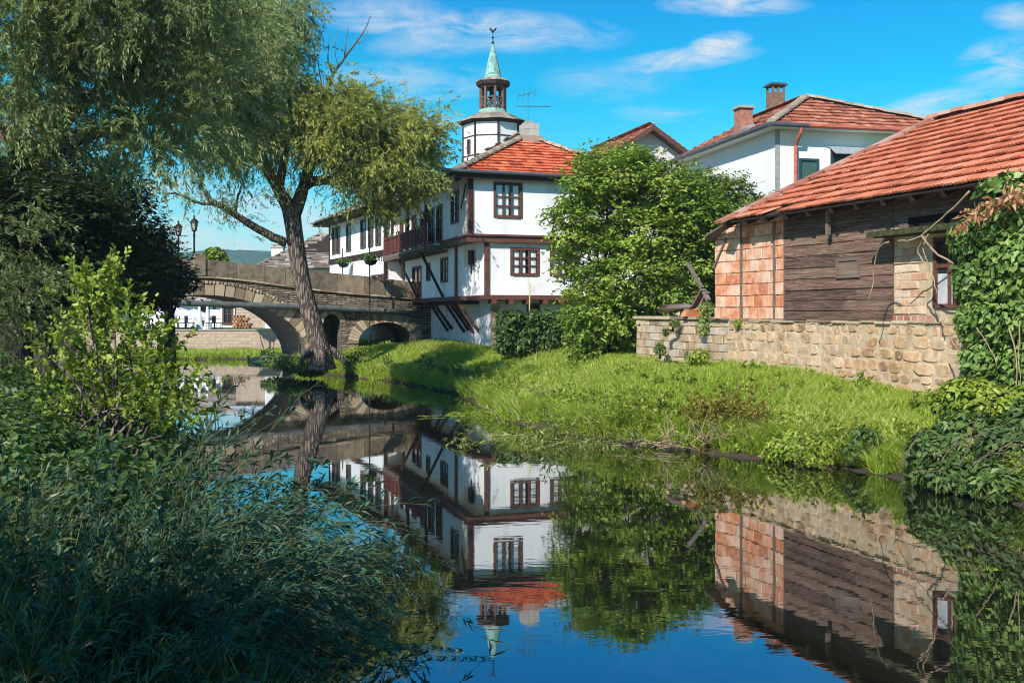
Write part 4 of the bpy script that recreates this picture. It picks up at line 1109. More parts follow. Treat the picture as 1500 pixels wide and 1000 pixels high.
def street_lamp(px, py_top, D, zbase, label, arm=0):
    p = W(px, py_top, D); X, Y, Z = p
    K = .78; r = thing('street_lamp', (X, Y, zbase), label, 'street lamp', 'lantern lamps on the bridge')
    m_ = MB(); m_.lathe((X, Y, zbase), [(.12, 0), (.12, .25), (.07, .35), (.05, .6), (.045, Z-zbase-1.1), (.06, Z-zbase-1.0), (.04, Z-zbase-.8)], 10)
    m_.build('pole', M['iron'], r, True)
    hz = Z-.95*K
    m_ = MB()
    for k in range(6):
        t = math.pi/3*k; m_.bar((X+.14*K*math.cos(t), Y+.14*K*math.sin(t), hz), (X+.24*K*math.cos(t), Y+.24*K*math.sin(t), hz+.5*K), .022, .022)
    m_.lathe((X, Y, hz), [(.02, -.1), (.125, -.02), (.125, .02), (0, .03)], 6); m_.build('lantern_frame', M['iron'], r)
    m_ = MB(); m_.lathe((X, Y, hz), [(.12*K, .02), (.215*K, .49*K)], 6); m_.build('lantern_glass', M['lampglass'], r)
    m_ = MB(); m_.lathe((X, Y, hz), [(a_*K, b_*K) for a_, b_ in ((.29, .49), (.27, .53), (.15, .68), (.06, .74), (.05, .82), (.08, .86), (.02, .95))], 6); m_.build('lantern_cap', M['iron'], r)
    return r
street_lamp(261.5, 323, 53.0, 4.2, 'black lantern street lamp behind the bridge parapet, the smaller of two')
street_lamp(284.5, 315, 49.5, 4.2, 'black lantern street lamp behind the bridge parapet, the taller of two')
M['basket_leaf'] = m_leaf('basket_leaves', [(.2, (.04, .1, .02)), (.8, (.16, .28, .05))])
# ================================================================ ground, river, hills, sky
right_land = [(14,-12),(12,0),(9.5,8),(7.8,12),(6.9,13.9),(6.2,16.1),(5.04,17.6),(3.76,18.8),(2.77,19.8),(1.2,21.5),(.3,24),(-.75,27.5),(-1.5,32),(-4.0,38),(-7.2,42.5),(-9.7,46.5),(-10.0,49),(-11.5,53),(-12.6,56),(-16,57.5),(-20,57),(-27,60),(-40,66),(-80,80),(-3000,700),(-3000,4000),(4000,4000),(4000,-12)]
left_land = [(.6,-12),(.3,-2),(-.6,4),(-1.5,7),(-2.8,10),(-4.4,14),(-6.6,20),(-9.5,28),(-11.5,34),(-14,37.5),(-19,38.5),(-26,37),(-45,38),(-3000,40),(-3000,-12)]
def sdist(P, poly):
    P = np.asarray(P, dtype=np.float64); d = np.full(len(P), 1e9); ins = np.zeros(len(P), bool)
    n = len(poly)
    for i in range(n):
        a = np.array(poly[i], float); b = np.array(poly[(i+1) % n], float); e = b-a
        t = np.clip(((P-a)@e)/(e@e), 0, 1); q = P-(a+t[:, None]*e); d = np.minimum(d, np.hypot(q[:, 0], q[:, 1]))
        c = ((a[1] > P[:, 1]) != (b[1] > P[:, 1]))
        with np.errstate(divide='ignore', invalid='ignore'):
            x = (b[0]-a[0])*(P[:, 1]-a[1])/(b[1]-a[1])+a[0]
        ins ^= c & (P[:, 0] < x)
    return np.where(ins, d, -d)
def ss(x): x = np.clip(x, 0, 1); return x*x*(3-2*x)
def lump(x, y):
    return (np.sin(x*1.3+y*.7)*np.sin(y*1.1-x*.4)+.6*np.sin(x*2.9-1+y*1.7)*np.sin(y*2.3+x*.9)+.35*np.sin(x*6.1+y*3.3)*np.sin(y*5.3-x*2.2))
def height(x, y):
    x = np.asarray(x, float); y = np.asarray(y, float); P = np.stack([x, y], 1)
    dr = sdist(P, right_land); dl = sdist(P, left_land); d = np.maximum(dr, dl)
    wob = .22*lump(x*1.2, y*1.2); dd = d+wob*np.clip(1-np.abs(d)/3, 0, 1)
    far = ss((y-51)/5)*ss((-9-x)/4)
    top = .28*ss(dd/.35)*(1-.4*far)+(.72*ss(dd/4.5)+.25*ss((dd-1)/8))*(1-.92*far)+.06*lump(x, y)*ss(dd/1.5)
    h = np.where(dd > 0, top, -1.2*ss(-dd/2.0))
    ter = ss((y-66.45)/.3)*ss((-4-x)/3)
    return h*(1-ter)+1.48*ter
xs = np.concatenate([[-3000, -1500, -700, -300, -150, -80, -55], np.arange(-42, 26.01, .4), [35, 55, 90, 150, 300, 700, 1500, 3000]])
ys = np.concatenate([np.arange(-12, 70.01, .4), [75, 85, 100, 150, 250, 450, 800, 1500, 3500]])
XX, YY = np.meshgrid(xs, ys); V = np.stack([XX.ravel(), YY.ravel(), height(XX.ravel(), YY.ravel())], 1)
nx, ny = len(xs), len(ys); I = np.arange(nx*ny).reshape(ny, nx)
F = np.stack([I[:-1, :-1].ravel(), I[:-1, 1:].ravel(), I[1:, 1:].ravel(), I[1:, :-1].ravel()], 1)
def m_ground():
    t = NT('river_bank_earth'); g = t.geo()
    f, _ = t.noise(g, 1.2, 8, .65); c = t.ramp(f, [(.3, (.05, .075, .018)), (.55, (.085, .12, .025)), (.75, (.12, .105, .05))])
    sp = t.n('ShaderNodeSeparateXYZ'); t.l(g, sp.inputs[0])
    mud = t.ramp(t.math('ADD', sp.outputs['Z'], t.math('MULTIPLY', f, .18)), [(.12, 1), (.34, 0)])
    t.col(t.mix(mud, c, (.06, .045, .03))); t.b.inputs['Roughness'].default_value = .95
    f2, _ = t.noise(g, 14, 5, .7); t.bump(f2, .8, .06); return t.m
tag(np_mesh('ground', V, F, m_ground(), smooth=True), kind='structure')

def m_water():
    t = NT('river_water'); g = t.geo()
    f1, _ = t.noise(t.map(g, (.55, 1.5, 1)), 1.6, 3, .5, .3)
    f2, _ = t.noise(t.map(g, (1.2, 3.2, 1)), 3.2, 2, .5)
    f3, _ = t.noise(g, .16, 2, .5)
    amp = t.ramp(f3, [(.4, .25), (.62, 1)])
    h = t.math('MULTIPLY', t.math('ADD', t.math('MULTIPLY', f1, 1.0), t.math('MULTIPLY', f2, .35)), amp)
    bp_ = t.n('ShaderNodeBump'); bp_.inputs['Strength'].default_value = .04; bp_.inputs['Distance'].default_value = .03; t.l(h, bp_.inputs['Height'])
    body = t.n('ShaderNodeBsdfDiffuse'); body.inputs[0].default_value = (.01, .011, .007, 1)
    gl = t.n('ShaderNodeBsdfGlossy'); gl.inputs['Roughness'].default_value = .012; gl.inputs[0].default_value = (.93, .95, .97, 1)
    t.l(bp_.outputs[0], gl.inputs['Normal'])
    fr = t.n('ShaderNodeFresnel'); fr.inputs[0].default_value = 1.7; t.l(bp_.outputs[0], fr.inputs['Normal'])
    mx = t.n('ShaderNodeMixShader'); t.l(t.math('POWER', fr.outputs[0], .55), mx.inputs[0]); t.l(body.outputs[0], mx.inputs[1]); t.l(gl.outputs[0], mx.inputs[2]); t.l(mx.outputs[0], t.out.inputs[0])
    return t.m
mb = MB(); mb.poly((-260, -12, 0), (40, -12, 0), (40, 160, 0), (-260, 160, 0)); tag(mb.build('water', m_water()), kind='structure')

# wooded hill far behind
hx = np.linspace(-900, 900, 300); hy = np.linspace(520, 1100, 90); HX, HY = np.meshgrid(hx, hy); x_, y_ = HX.ravel(), HY.ravel()
ridge = 47*np.exp(-((x_+185)/150)**2)+6*np.exp(-((x_-60)/210)**2)+30*np.exp(-((x_+560)/260)**2)+11
hz = .74*ridge*ss((y_-520)/210)*ss((1150-y_)/150)*1.04+RNG.normal(0, .6, len(x_))-2
nx, ny = len(hx), len(hy); I = np.arange(nx*ny).reshape(ny, nx)
F = np.stack([I[:-1, :-1].ravel(), I[:-1, 1:].ravel(), I[1:, 1:].ravel(), I[1:, :-1].ravel()], 1)
def m_hill():
    t = NT('forested_hill'); g = t.geo(); f, _ = t.noise(g, .035, 6, .6); f2, _ = t.noise(g, .4, 3, .6)
    c = t.ramp(f, [(.35, (.025, .075, .05)), (.55, (.045, .12, .07)), (.7, (.08, .17, .08))]); t.col(t.mix(1.0, c, t.ramp(f2, [(.3, .6), (.7, 1.3)]), 'MULTIPLY')); t.bump(f2, 1, 1.5); return t.m
tag(np_mesh('hills', np.stack([x_, y_, hz], 1), F, m_hill(), smooth=True), kind='structure')

SUN_D = nrm((-.47, -.84, .71))        # towards the sun
elev = math.asin(SUN_D[2])
L_ = bpy.data.lights.new('sun', 'SUN'); L_.energy = 5.0; L_.angle = math.radians(.5); L_.color = (1, .95, .88)
so = bpy.data.objects.new('sun', L_); COL.objects.link(so); so.rotation_euler = Vector(SUN_D).to_track_quat('Z', 'Y').to_euler(); so.location = (-20, -26, 30)
wd = bpy.data.worlds.new('World'); SC.world = wd; wd.use_nodes = True; nt = wd.node_tree
bg = nt.nodes['Background']
class WT(NT):
    def __init__(s, t): s.t = t
w_ = WT(nt)
sky = nt.nodes.new('ShaderNodeTexSky'); sky.sky_type = 'NISHITA'; sky.sun_disc = False; sky.sun_elevation = elev
sky.sun_rotation = math.atan2(SUN_D[0], SUN_D[1]); sky.air_density = 1.0; sky.dust_density = .6; sky.ozone_density = 3.0
hs = nt.nodes.new('ShaderNodeHueSaturation'); hs.inputs['Saturation'].default_value = 1.65; hs.inputs['Hue'].default_value = .468; nt.links.new(sky.outputs[0], hs.inputs['Color'])
skc = w_.mix(1.0, hs.outputs[0], (.66, 1.0, 1.04), 'MULTIPLY')
# clouds: wisps in sky directions; (azimuth, elevation) tangents
tc = nt.nodes.new('ShaderNodeTexCoord'); sx = nt.nodes.new('ShaderNodeSeparateXYZ'); nt.links.new(tc.outputs['Generated'], sx.inputs[0])
ay = w_.math('MAXIMUM', w_.math('ABSOLUTE', sx.outputs['Y']), .05)
az = w_.math('DIVIDE', sx.outputs['X'], ay); el = w_.math('DIVIDE', sx.outputs['Z'], ay)
cb = nt.nodes.new('ShaderNodeCombineXYZ'); nt.links.new(az, cb.inputs[0]); nt.links.new(el, cb.inputs[1])
v2 = w_.warp(cb.outputs[0], 6.0, .06)
f, _ = w_.noise(w_.map(v2, (4, 15, 1)), 2.4, 11, .7, .8)
f2, _ = w_.noise(w_.map(v2, (6, 8, 1), (3, 1, 0)), 3.0, 8, .65, .2)
total = None
for px, py, rx, ry, g_, st in ((735, 45, 150, 26, .05, .62), (650, 60, 90, 22, -.1, .4), (1000, 88, 95, 15, -.12, .75), (1052, 68, 40, 17, -.2, 1.0), (600, 120, 110, 26, 0, .5), (1075, 8, 90, 14, 0, .8), (1470, 92, 60, 34, -.2, .65), (1360, 163, 95, 24, -.25, .65), (1500, 25, 50, 18, 0, .6), (330, 335, 150, 52, 0, .85), (560, 20, 80, 24, 0, .6), (900, 120, 90, 26, 0, .22), (970, 165, 60, 14, 0, .3), (230, 300, 90, 40, 0, .6), (620, 178, 90, 10, 0, .3), (1250, -260, 260, 60, .1, .4), (300, -300, 300, 70, 0, .4)):
    cx_, cy_ = (px-750)/FPX, (HOR-py)/FPX
    dx_ = w_.math('SUBTRACT', az, cx_); dy_ = w_.math('ADD', w_.math('SUBTRACT', el, cy_), w_.math('MULTIPLY', dx_, g_))
    q = w_.math('ADD', w_.math('POWER', w_.math('ABSOLUTE', w_.math('DIVIDE', dx_, rx/FPX)), 2.0), w_.math('POWER', w_.math('ABSOLUTE', w_.math('DIVIDE', dy_, ry/FPX)), 2.0))
    k = w_.math('MULTIPLY', w_.math('MAXIMUM', w_.math('SUBTRACT', 1.0, w_.math('MULTIPLY', q, .55)), 0.0), st)
    total = k if total is None else w_.math('MAXIMUM', total, k)
dens = w_.math('ADD', w_.math('MULTIPLY', f, .7), w_.math('MULTIPLY', f2, .3))
skc = w_.mix(w_.ramp(sx.outputs['Z'], [(.2, 0), (.36, 1)]), skc, w_.mix(1.0, skc, (.3, .72, 1.12), 'MULTIPLY'))
mask = w_.math('MULTIPLY', total, w_.ramp(dens, [(.4, 0), (.52, .45), (.64, 1)]))
mask = w_.math('MULTIPLY', w_.math('MINIMUM', w_.math('MULTIPLY', mask, 1.5), .92), w_.math('GREATER_THAN', sx.outputs['Y'], 0.0))
fin = w_.mix(mask, skc, (5.6, 5.8, 6.0)); nt.links.new(fin, bg.inputs[0]); bg.inputs[1].default_value = .112

cam = bpy.data.cameras.new('camera'); cam.sensor_width = 36; cam.lens = 36; cam.shift_y = -42/1500; cam.clip_end = 8000; cam.clip_start = .05
co = bpy.data.objects.new('camera', cam); COL.objects.link(co); co.location = (0, 0, EYE); co.rotation_euler = (math.pi/2, 0, 0); SC.camera = co
SC.view_settings.view_transform = 'Standard'; SC.view_settings.look = 'None'; SC.view_settings.gamma = 1; SC.view_settings.exposure = .4
SC.cycles.max_bounces = 6; SC.cycles.diffuse_bounces = 3; SC.cycles.glossy_bounces = 4; SC.cycles.transmission_bounces = 4; SC.cycles.transparent_max_bounces = 8
SC.cycles.use_denoising = True; SC.cycles.filter_width = 1.05

# ================================================================ far bank: quay wall, terrace, restaurant
q0 = W(175, 483, 66.0); 
quay = thing('quay_wall', (q0[0], 66, .2), 'long reddish stone quay wall along the far grassy bank', 'wall')
FQ = Frame((-28, 66.2), (1, 0), (0, -1)); mb = MB(); mb.fbox(FQ, 0, 24, -.5, 0, -.2, 1.46); mb.build('stonework', M['retain'], quay)
mb = MB(); mb.fbox(FQ, 0, 24, -.5, .06, 1.46, 1.53); mb.build('coping', M['stone'], quay)
RF = Frame((-28.5, 79.0), (.98, -.06), (-.06, -.98))
rest = thing('restaurant', (-22, 78, 1.48), 'low white restaurant with dark windows and stone roof across the river', 'building')
ho = [(2.2, 2.9, 2.0, 3.2), (4.6, 5.4, 1.6, 3.2), (6.8, 7.8, 2.0, 3.1), (8.6, 9.4, 1.6, 3.2)]
mb = MB(); wall(mb, RF, 0, 10, 1.3, 3.6, ho[:4]); mb.build('wall', M['plaster'], rest)
for h in ho[:4]: window(RF, h, rest, 2, 2, curtain=False, pane='dark_glass', fr=.1)
ux = [RF.u(x, .3) for x in (328, 342)]
fx = Frame(RF.p(0, .3, 0)[:2], RF.a, RF.n)
gl = (RF.u(326, .3), RF.u(341.5, .3), 1.7, 3.3); mb = MB(); wall(mb, fx, gl[0]-1.0, gl[1]+.15, 1.3, 3.6, [gl]); mb.build('porch_wall', M['plaster'], rest)
window(fx, gl, rest, 2, rows=2, fr=.12, pane='dark_glass', curtain=False)
mb = MB(); re_ = [RF.p(-.6, .9, 3.4), RF.p(11, .9, 3.4), RF.p(11, -7, 3.4), RF.p(-.6, -7, 3.4)]; rr_ = [RF.p(2.5, -3, 5.3), RF.p(8.5, -3, 5.3)]
for a, b, c, d in ((re_[0], re_[1], rr_[0], rr_[1]), (re_[1], re_[2], rr_[1], rr_[1])):
    u, v, n, L, rg = face_rng(a, b, c, d); slab_roof(mb, a, u, v, n, L, rg, .42, .7)
mb.build('stone_roof', M['slab'], rest)
mb = MB(); mb.poly(re_[0], re_[1], rr_[1], rr_[0]); mb.poly(re_[1], re_[2], rr_[1]); mb.poly(re_[2], re_[3], rr_[0], rr_[1]); mb.poly(re_[3], re_[0], rr_[0]); mb.build('roof_boarding', M['timber_dark'], rest)
sb = thing('stone_outbuilding', (W(370, 470, 76)[0], 76, 1.48), 'pale stone outbuilding with sheet roof seen through the main arch', 'building')
FO = Frame((W(343, 470, 76)[0], 76.5), (1, -.05), (-.05, -1)); mb = MB(); wall(mb, FO, 0, 7, 1.3, 4.4); mb.poly(FO.p(7, 0, 1.3), FO.p(7, -5, 1.3), FO.p(7, -5, 4.4), FO.p(7, 0, 4.4)); mb.build('wall', M['retain'], sb)
mb = MB(); mb.hexa([FO.p(-.3, .4, 4.35), FO.p(7.3, .4, 4.35), FO.p(7.3, -5.3, 5.6), FO.p(-.3, -5.3, 5.6), FO.p(-.3, .4, 4.45), FO.p(7.3, .4, 4.45), FO.p(7.3, -5.3, 5.7), FO.p(-.3, -5.3, 5.7)]); mb.build('sheet_roof', M['zinc'], sb)
def parasol(px, ytop, D, r, closed, label):
    p = W(px, ytop, D); X, Y, Z = p; t = thing('parasol', (X, Y, 1.48), label, 'parasol', 'white parasols of the terrace')
    mb = MB(); mb.tube([(X, Y, 1.48), (X, Y, Z-.05)], .035, 6); mb.lathe((X, Y, 1.48), [(.3, 0), (.3, .08), (.06, .12)], 10); mb.build('pole', M['white_cloth'], t)
    mb = MB()
    if closed: mb.lathe((X, Y, Z), [(.0, .02), (.06, 0), (.1, -.3), (.18, -1.0), (.24, -1.7), (.2, -1.95), (.05, -2.0)], 12)
    else: mb.lathe((X, Y, Z), [(0, .05), (.1, 0), (r*.5, -.22), (r, -.55), (r, -.78), (r-.02, -.55)], 8, .3)
    mb.build('canopy', M['white_cloth'], t)
parasol(232, 450, 72, 1.5, False, 'open white parasol nearest the shrub, on the terrace across the river')
parasol(253, 448, 74, 1.7, False, 'wide open white parasol between the other two open ones')
parasol(284, 453, 72.5, 1.4, False, 'open white parasol beside the folded ones on the terrace')
parasol(292, 446, 70.5, 1, True, 'folded white parasol, the one closer to the open parasols')
parasol(304, 446, 70.5, 1, True, 'folded white parasol, the one closer to the brown porch window')
mb = MB()
M['chair_dark'] = m_simple('dark_rattan', (.03, .026, .03), .7)
def table_set(px, D, n, lab):
    X, Y, _ = W(px, 470, D)
    t = thing('terrace_table', (X, Y, 1.48), lab, 'table'); m_ = MB(); m_.lathe((X, Y, 1.48), [(0, .74), (.45, .74), (.45, .7), (0, .7)], 10); m_.build('tabletop', M['timber'], t)
    m_ = MB(); m_.tube([(X, Y, 1.48), (X, Y, 2.18)], .05, 6); m_.lathe((X, Y, 1.48), [(.25, 0), (.22, .04), (.05, .06)], 8); m_.build('pedestal', M['iron'], t)
def chair(px, D, ang, lab):
    X, Y, _ = W(px, 470, D); t = thing('terrace_chair', (X, Y, 1.48), lab, 'chair', 'dark chairs on the terrace')
    F_ = Frame((X, Y), (math.cos(ang), math.sin(ang)), (-math.sin(ang), math.cos(ang)))
    m_ = MB(); m_.fbox(F_, -.24, .24, -.24, .24, 1.9, 1.95); m_.build('seat', M['chair_dark'], t)
    m_ = MB(); m_.fbox(F_, -.24, .24, -.27, -.22, 1.95, 2.4); m_.build('backrest', M['chair_dark'], t)
    for a in (-.2, .2):
        for b in (-.2, .2): m_ = MB(); m_.fbox(F_, a-.02, a+.02, b-.02, b+.02, 1.48, 1.9); m_.build('leg', M['chair_dark'], t)
table_set(250, 69.0, 2, 'small round terrace table in front of the wide open parasol'); table_set(272, 69.5, 2, 'small round terrace table before the glazed door'); table_set(314, 69.2, 2, 'small round terrace table before the brown porch window')
for i, (x, d, a, lab) in enumerate(((243, 69, 1.2, 'dark chair outermost on the terrace, by the street side'), (256, 69.4, -1.4, 'dark chair between two round terrace tables'), (266, 69.2, 1.7, 'dark chair facing the table before the glazed door'), (279, 69, -1.5, 'dark chair close to the folded parasols'), (308, 68.6, 1.4, 'dark chair under the folded parasol by the porch'), (320, 69, -1.5, 'dark chair closest to the wood stack'))): chair(x, d, a, lab)
wp = thing('wood_stack', W(356, 480, 74)[:2]+(1.48,), 'stacked split firewood by the outbuilding wall', 'firewood')
mb = MB(); c_ = W(356, 480, 74)
for r in range(5):
    for k in range(6-r//2):
        mb.rnd = random.random(); x = c_[0]-.6+k*.21+(r % 2)*.1+random.uniform(-.02, .02); mb.tube([(x, c_[1]-.4, 1.58+r*.19), (x, c_[1]+.3, 1.58+r*.19)], random.uniform(.085, .11), 6)
mb.build('firewood', m_wood('split_wood', [(.2, (.2, .08, .03)), (.5, (.42, .2, .09)), (.8, (.6, .38, .2))], .9), wp)
st_ = W(390, 526, 54); mb = MB(); mb.lathe((st_[0]-.2, st_[1]+.3, .0), [(.75, 0), (.8, .12), (.55, .24), (0, .26)], 9); mb.v = [(x+random.uniform(-.06, .06), y+random.uniform(-.06, .06), z+random.uniform(-.03, .03)) for x, y, z in mb.v]; tag(mb.build('boulder', M['voussoir'], None, False, (st_[0], st_[1], 0)), 'flat pale boulder at the water edge under the main arch', 'boulder')

# planters on dark posts by the bridge
def basket_post(px, yt, yb, D, yk, zb, lab):
    p = W(px, yt, D); t = thing('flower_post', (p[0], p[1], zb), lab, 'flower post', 'dark posts with hanging baskets')
    m_ = MB(); m_.tube([(p[0], p[1], zb), (p[0], p[1], p[2])], .035, 6); k = W(px, yk, D); m_.tube([(k[0]-.45, k[1], k[2]+.12), (k[0]+.55, k[1], k[2]+.1)], .02, 5); m_.lathe((p[0], p[1], zb), [(.07, 0), (.07, .4), (.03, .5)], 8); m_.build('post', M['iron'], t)
    m_ = MB(); m_.lathe((k[0]+.05, k[1], k[2]-.2), [(.05, -.12), (.24, -.05), (.32, .12), (.3, .14), (0, .12)], 10); b_ = m_.build('basket', M['iron'], t)
    n = 260; P = np.stack([k[0]+.05+RNG.normal(0, .22, n), k[1]+RNG.normal(0, .2, n), k[2]-.02+np.abs(RNG.normal(0, .1, n))], 1)
    leaf_mesh('plant', P, unit(RNG.normal(0, 1, (n, 3))+[0, 0, .4]), unit(RNG.normal(0, 1, (n, 3))), np.full(n, .13), np.full(n, .07), RNG.random(n), M['basket_leaf'], t)
# ================================================================ plants
def unit(a): return a/np.maximum(np.linalg.norm(a, axis=1, keepdims=True), 1e-9)
def leaf_mesh(name, P, D, N, L, Wd, rnd, mat, parent=None, fold=.12, droop=.12, loc=None):
    P = np.asarray(P); D = unit(np.asarray(D)); S = unit(np.cross(D, N)); U = np.cross(S, D)
    L = np.asarray(L)[:, None]; H = np.asarray(Wd)[:, None]/2
    mid = P+D*L*.45; dz = np.array([0, 0, 1.0])
    a = mid+S*H+U*H*fold*2; b = mid-S*H+U*H*fold*2; tip = P+D*L-dz*L*droop
    n = len(P); V = np.stack([P, a, tip, b], 1).reshape(-1, 3); F = np.arange(4*n).reshape(n, 4)
    return np_mesh(name, V, F, mat, parent, rnd, loc=loc)
def ribbons(name, paths, rad, mat, parent):
    """paths (n, m, 3): thin three-sided stems"""
    n, m, _ = paths.shape; d = np.gradient(paths, axis=1); d /= np.maximum(np.linalg.norm(d, axis=2, keepdims=True), 1e-9)
    r1 = np.cross(d, np.array([.31, .22, .93])); r1 /= np.maximum(np.linalg.norm(r1, axis=2, keepdims=True), 1e-9); r2 = np.cross(d, r1)
    taper = np.linspace(1, .35, m)[None, :, None]*np.broadcast_to(np.asarray(rad, float).reshape(-1, 1, 1), (n, 1, 1))
    V = np.stack([paths+taper*(r1*math.cos(t)+r2*math.sin(t)) for t in (0, 2.094, 4.189)], 2).reshape(-1, 3)
    i = np.arange(n)[:, None, None]*m*3; j = np.arange(m-1)[None, :, None]*3; k = np.arange(3)[None, None, :]; k2 = (k+1) % 3
    F = np.stack([i+j+k, i+j+k2, i+j+3+k2, i+j+3+k], -1).reshape(-1, 4)
    return np_mesh(name, V, F, mat, parent, np.full(len(F), .5), True)
def sph(n): return unit(RNG.normal(0, 1, (n, 3)))

def blob_points(blobs, n, lo=.55, flat=1.0):
    """n points spread by volume through ellipsoid shells; returns points, outward directions, blob index"""
    B = np.array([(b[0], b[1], b[2], b[3], b[4], b[5]) for b in blobs]); w = B[:, 3]*B[:, 4]*B[:, 5]; w = w**.8
    i = RNG.choice(len(B), n, p=w/w.sum()); d = sph(n); r = (lo**3+(1-lo**3)*RNG.random(n))**(1/3)
    return B[i, :3]+d*B[i, 3:6]*r[:, None], unit(d/B[i, 3:6]), i

def strands(P, D, L, steps, grav, wig=.12):
    """drooping shoots: paths (n, steps, 3) and directions"""
    n = len(P); pts = [P]; d = unit(D); dirs = [d]; s = (L/(steps-1))[:, None]
    for k in range(steps-1):
        d = unit(d+np.array([0, 0, -1.0])*grav*s+RNG.normal(0, wig, (n, 3))*s); pts.append(pts[-1]+d*s); dirs.append(d)
    return np.stack(pts, 1), np.stack(dirs, 1)
def strand_leaves(paths, dirs, per, Ll, Lw, spread, mat, name, parent, tone=None, start=.1, fold=.12, droop=.15, loc=None):
    n, m, _ = paths.shape; t = start*(m-1)+RNG.random((n, per))*(m-1)*(1-start)*.999; i = np.floor(t).astype(int); f = (t-i)[..., None]
    ii = np.arange(n)[:, None]; P = (paths[ii, i]*(1-f)+paths[ii, np.minimum(i+1, m-1)]*f).reshape(-1, 3); T = dirs[ii, i].reshape(-1, 3); N_ = len(P)
    side = unit(np.cross(T, sph(N_))); D = unit(T+side*spread)
    up = unit(np.array([0, 0, 1.0])+sph(N_)*.8)
    tt = RNG.random(N_)*.6 if tone is None else np.clip(np.repeat(tone, per)*.65+RNG.random(N_)*.35, 0, 1)
    return leaf_mesh(name, P, D, up, Ll*(.6+.7*RNG.random(N_)), Lw*(.7+.5*RNG.random(N_)), tt, mat, parent, fold, droop, loc)

M['bark'] = m_bark('willow_bark', (.06, .046, .036), (.3, .24, .185))
M['bark_dark'] = m_bark('dark_bark', (.02, .016, .012), (.1, .08, .06))
M['dead'] = m_simple('dead_wood', (.16, .1, .075), .9, .3, 6, .4)
M['twig'] = m_simple('olive_twig', (.26, .22, .06), .8, .2, 6, .1)
M['willow_leaf'] = m_leaf('willow_leaves', [(0, (.045, .065, .02)), (.35, (.16, .205, .07)), (.7, (.33, .4, .16)), (1, (.55, .6, .32))], .34, .35, rough=.45)
M['willow_gold'] = m_leaf('golden_willow_leaves', [(0, (.06, .085, .02)), (.25, (.17, .22, .06)), (.5, (.31, .35, .09)), (.8, (.48, .46, .11)), (1, (.6, .6, .26))], .34, .3)
M['dark_leaf'] = m_leaf('dark_painted_shade_leaves', [(0, (.016, .03, .013)), (.5, (.04, .068, .024)), (1, (.09, .13, .04))], .3, .3)  # dark foliage; on the foremost shade tree the low colour imitates shade
M['tree_leaf'] = m_leaf('green_leaves', [(0, (.05, .09, .014)), (.4, (.18, .28, .035)), (.8, (.34, .45, .065)), (1, (.52, .57, .14))], .26, .35)
M['elder_leaf'] = m_leaf('elder_leaves', [(0, (.07, .11, .02)), (.5, (.22, .3, .06)), (1, (.42, .49, .17))], .24, .3)
M['flower'] = m_leaf('cream_flowers', [(0, (.62, .6, .36)), (1, (.85, .83, .66))], .2, .1, (1, 1, .9))
M['ivy'] = m_leaf('ivy_leaves', [(0, (.02, .045, .012)), (.5, (.055, .11, .024)), (1, (.14, .22, .045))], .22, .35)
M['vine_leaf'] = m_leaf('vine_leaves', [(0, (.03, .065, .014)), (.5, (.12, .21, .04)), (.85, (.24, .34, .08)), (1, (.38, .47, .18))], .22, .3, rough=.5)
M['dry_leaf'] = m_leaf('dry_leaves', [(0, (.3, .12, .05)), (.5, (.5, .25, .11)), (1, (.66, .42, .24))], .3, .2, (1, .8, .5))
M['alder_leaf'] = m_leaf('alder_leaves', [(0, (.06, .1, .012)), (.5, (.22, .3, .03)), (1, (.47, .52, .1))], .3, .35)
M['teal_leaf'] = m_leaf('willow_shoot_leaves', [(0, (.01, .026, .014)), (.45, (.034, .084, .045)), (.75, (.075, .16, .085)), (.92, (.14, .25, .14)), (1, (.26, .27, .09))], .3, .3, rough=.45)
M['nettle'] = m_leaf('nettle_leaves', [(0, (.025, .05, .016)), (.5, (.075, .135, .032)), (1, (.19, .26, .065))], .3, .3)
M['bank_leaf'] = m_leaf('bank_weed_leaves', [(0, (.07, .11, .012)), (.5, (.21, .29, .03)), (1, (.42, .46, .08))], .25, .3)
M['rust_leaf'] = m_leaf('yellowing_leaves', [(0, (.09, .08, .02)), (.5, (.22, .2, .035)), (1, (.38, .3, .07))], .35, .2)
M['grass'] = m_leaf('grass_blades', [(0, (.14, .21, .018)), (.5, (.27, .39, .04)), (.85, (.41, .5, .08)), (1, (.58, .56, .22))], .38, .2)
M['reed_leaf'] = m_leaf('reed_leaves', [(0, (.025, .045, .012)), (.5, (.075, .115, .03)), (1, (.19, .23, .08))], .25, .5, rough=.4)
M['dry_stem'] = m_simple('dry_stems', (.32, .23, .14), .9, .35, 8, .2)

def pth(*pts): return [W(*p) for p in pts]
def smooth_path(pts, n=5):
    out = []; P = [np.array(p) for p in pts]; P = [2*P[0]-P[1]]+P+[2*P[-1]-P[-2]]
    for i in range(1, len(P)-2):
        for k in range(n):
            t = k/n; a, b, c, d = P[i-1:i+3]
            out.append(tuple(.5*((2*b)+(-a+c)*t+(2*a-5*b+4*c-d)*t*t+(-a+3*b-3*c+d)*t**3)))
    out.append(tuple(P[-2])); return out
def limb(mb, pts, r0, r1, n=9, wob=.0):
    q = smooth_path(pts); m = len(q); mb.tube([tuple(c+random.uniform(-wob, wob) for c in p) for p in q], [r0+(r1-r0)*(i/(m-1))**.8 for i in range(m)], n)

